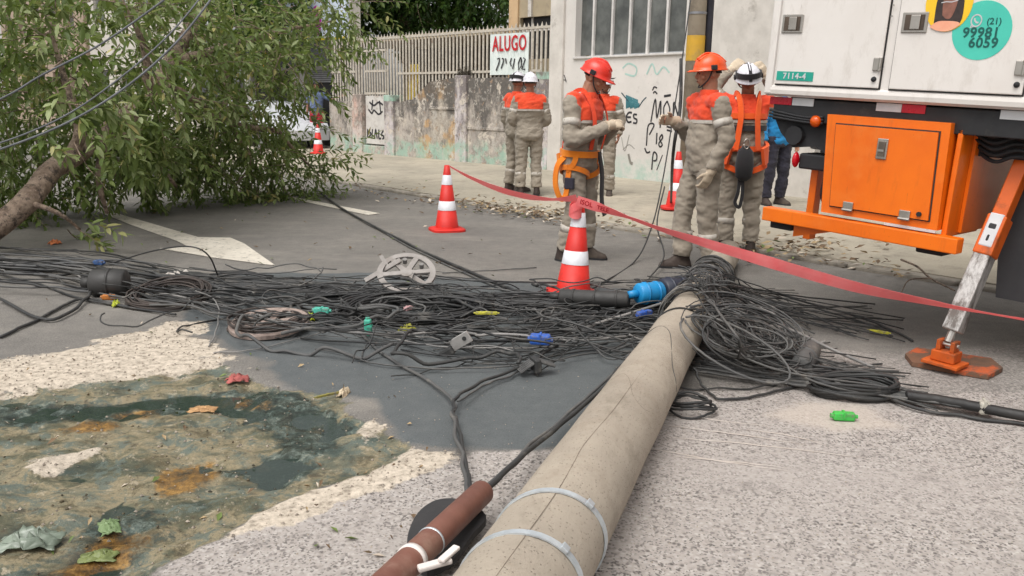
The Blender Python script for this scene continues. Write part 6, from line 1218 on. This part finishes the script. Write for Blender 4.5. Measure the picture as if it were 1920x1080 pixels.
def rag(px, py, r, m_, label, name='rag', hgt=.04, seed=0, cat='litter'):
    p = at(px, py); g_ = 15; V_ = []; F_ = []
    for j in range(g_):
        for i in range(g_):
            u_, v_ = i / (g_ - 1) * 2 - 1, j / (g_ - 1) * 2 - 1; q = Vector((u_ * 2.2 + seed, v_ * 2.2, seed)); fall = max(0, 1 - .6 * (u_ * u_ + v_ * v_))
            V_.append((r * (u_ + .35 * mnoise.noise(q)) , r * .6 * (v_ + .35 * mnoise.noise(q + Vector((9, 3, 1)))), ground_z(p.x, p.y) + .006 + hgt * fall * (.5 + mnoise.noise(q * 1.9) + .5 * abs(mnoise.noise(q * 4)))))
    F_ = [(j * g_ + i, j * g_ + i + 1, (j + 1) * g_ + i + 1, (j + 1) * g_ + i) for j in range(g_ - 1) for i in range(g_ - 1)]
    mb_ = MB(); mb_.add(V_, F_); o = mb_.build(name, m_, None, True); md = o.modifiers.new('t', 'SOLIDIFY'); md.thickness = .002; o.location = (p.x, p.y, 0); o.rotation_euler.z = seed; return tag(o, label, cat)
rag(446, 714, .055, mat('rag_pink', C(178, 98, 92), C(140, 76, 72), .9, scale=25), 'crumpled pink rag at the edge of the dark asphalt', seed=.4)
rag(645, 738, .04, mat('rag_pale', C(206, 190, 164), C(150, 130, 104), .8), 'crumpled pale rag on the dark asphalt beside a leaf stalk', seed=1.3)
rag(205, 985, .055, mat('wet_leaf', C(124, 144, 100), C(96, 118, 76), .5), 'pale green crumpled leaf in the mud patch', 'plastic_scrap', .02, 2.1)
rag(186, 1040, .055, mat('green_scrap', C(118, 128, 74), C(92, 102, 58), .5, scale=18), 'flat yellow green scrap at the bottom left mud edge', 'plastic_scrap', .02, 3.3)
rag(58, 1020, .09, mat('plastic_bag', C(136, 146, 132), C(92, 102, 88), .3, scale=14), 'crumpled grey green plastic bag in the mud at bottom left', 'plastic_bag', .05, .2)
rag(380, 765, .06, mat('tan_leaf', C(190, 150, 104), C(150, 112, 74), .7, scale=25), 'long tan dry leaf on the wet mud streak', 'dry_leaf', .015, .2)
rag(765, 622, .055, mat('yellow_leaf', C(150, 146, 44), C(120, 118, 40), .5), 'olive yellow leaf in the lower cable tangle', 'dry_leaf', .05, 0)
rag(218, 575, .045, mat('lime_leaf', C(176, 184, 50), C(150, 156, 40), .5), 'lime yellow leaf under the fat black canister', 'dry_leaf', .05, 2)
rag(582, 602, .05, mat('lime_leaf2', C(150, 180, 40), C(190, 186, 40), .5), 'green yellow leaf at the right of the brown reel frame', 'dry_leaf', .06, 1)
rag(103, 458, .06, mat('orange_leaf', C(214, 130, 80), C(196, 110, 66), .6), 'orange dry leaf under the tree trunk', 'dry_leaf', .05, 1)
rag(330, 525, .12, mat('white_scrap', C(206, 200, 192), C(170, 160, 152), .7), 'torn white and grey scrap on the left bundle', 'scrap', .08, .6)
# fallen branch on the pavement by the truck
p = [at(1690, 487, .14), at(1720, 500, .2), at(1745, 522, .15), at(1790, 545, .13)]; t = thing('fallen_branch', 'bare forked twig lying at the kerb below the step beam', 'branch'); mb = MB(); mb.tube(catmull(p, 6), [.010, .008, .006], 6); mb.build('stem', m_bark, t); mb = MB(); mb.tube(catmull([p[2], at(1705, 525, .12), at(1690, 548, .05)], 5), [.007, .004], 5); mb.build('side_twig', m_bark, t)
# parked car beyond the tree
car = thing('parked_car', 'white parked car seen in gaps behind the fallen tree', 'car', frame(aty(505, 252, 25.5) * Vector((1, 1, 0)) if False else Vector((aty(505, 252, 25.5).x, 25.5, 0)), U, Z_UP.cross(U)))
m_carw = mat('car_white', C(214, 216, 220), C(204, 206, 210), .2); m_cg = mat('car_glass', C(40, 44, 48), None, .1)
prof = [(-2.1, .35), (-2.15, .62), (-2.0, .82), (-1.2, .92), (-.55, 1.38), (.75, 1.42), (1.5, 1.0), (2.05, .92), (2.12, .55), (2.05, .32)]
mb = MB(); mb.rings([[(x, y, z if abs(y) < .8 else min(z, 1.36)) for x, z in prof] for y in (-.84, -.78, .78, .84)]); mb.build('body', m_carw, car, False, True)
for y in (-.846, .836):
    mb = MB(); mb.rings([[(x, y, z) for x, z in ((-1.0, .95), (-.5, 1.3), (.7, 1.34), (1.25, 1.0))], [(x, y + .01, z) for x, z in ((-1.0, .95), (-.5, 1.3), (.7, 1.34), (1.25, 1.0))]]); mb.build('side_window', m_cg, car, False, True)
for x in (-1.3, 1.3):
    for y in (-.86, .70): mb = MB(); mb.tube([(x, y, .31), (x, y + .16, .31)], .31, 20); w_ = mb.build('wheel', m_ty, car); mb = MB(); mb.tube([(x, y - .004, .31), (x, y + .164, .31)], .19, 14); mb.build('rim', MATS['rim_steel'], w_)
for y in (-.6, .6): MB().box((-2.17, y - .14, .66), (-2.08, y + .14, .78), bev=.02).build('headlight', m_rw, car); MB().box((2.06, y - .12, .68), (2.13, y + .12, .84), bev=.02).build('tail_light', m_rr, car)
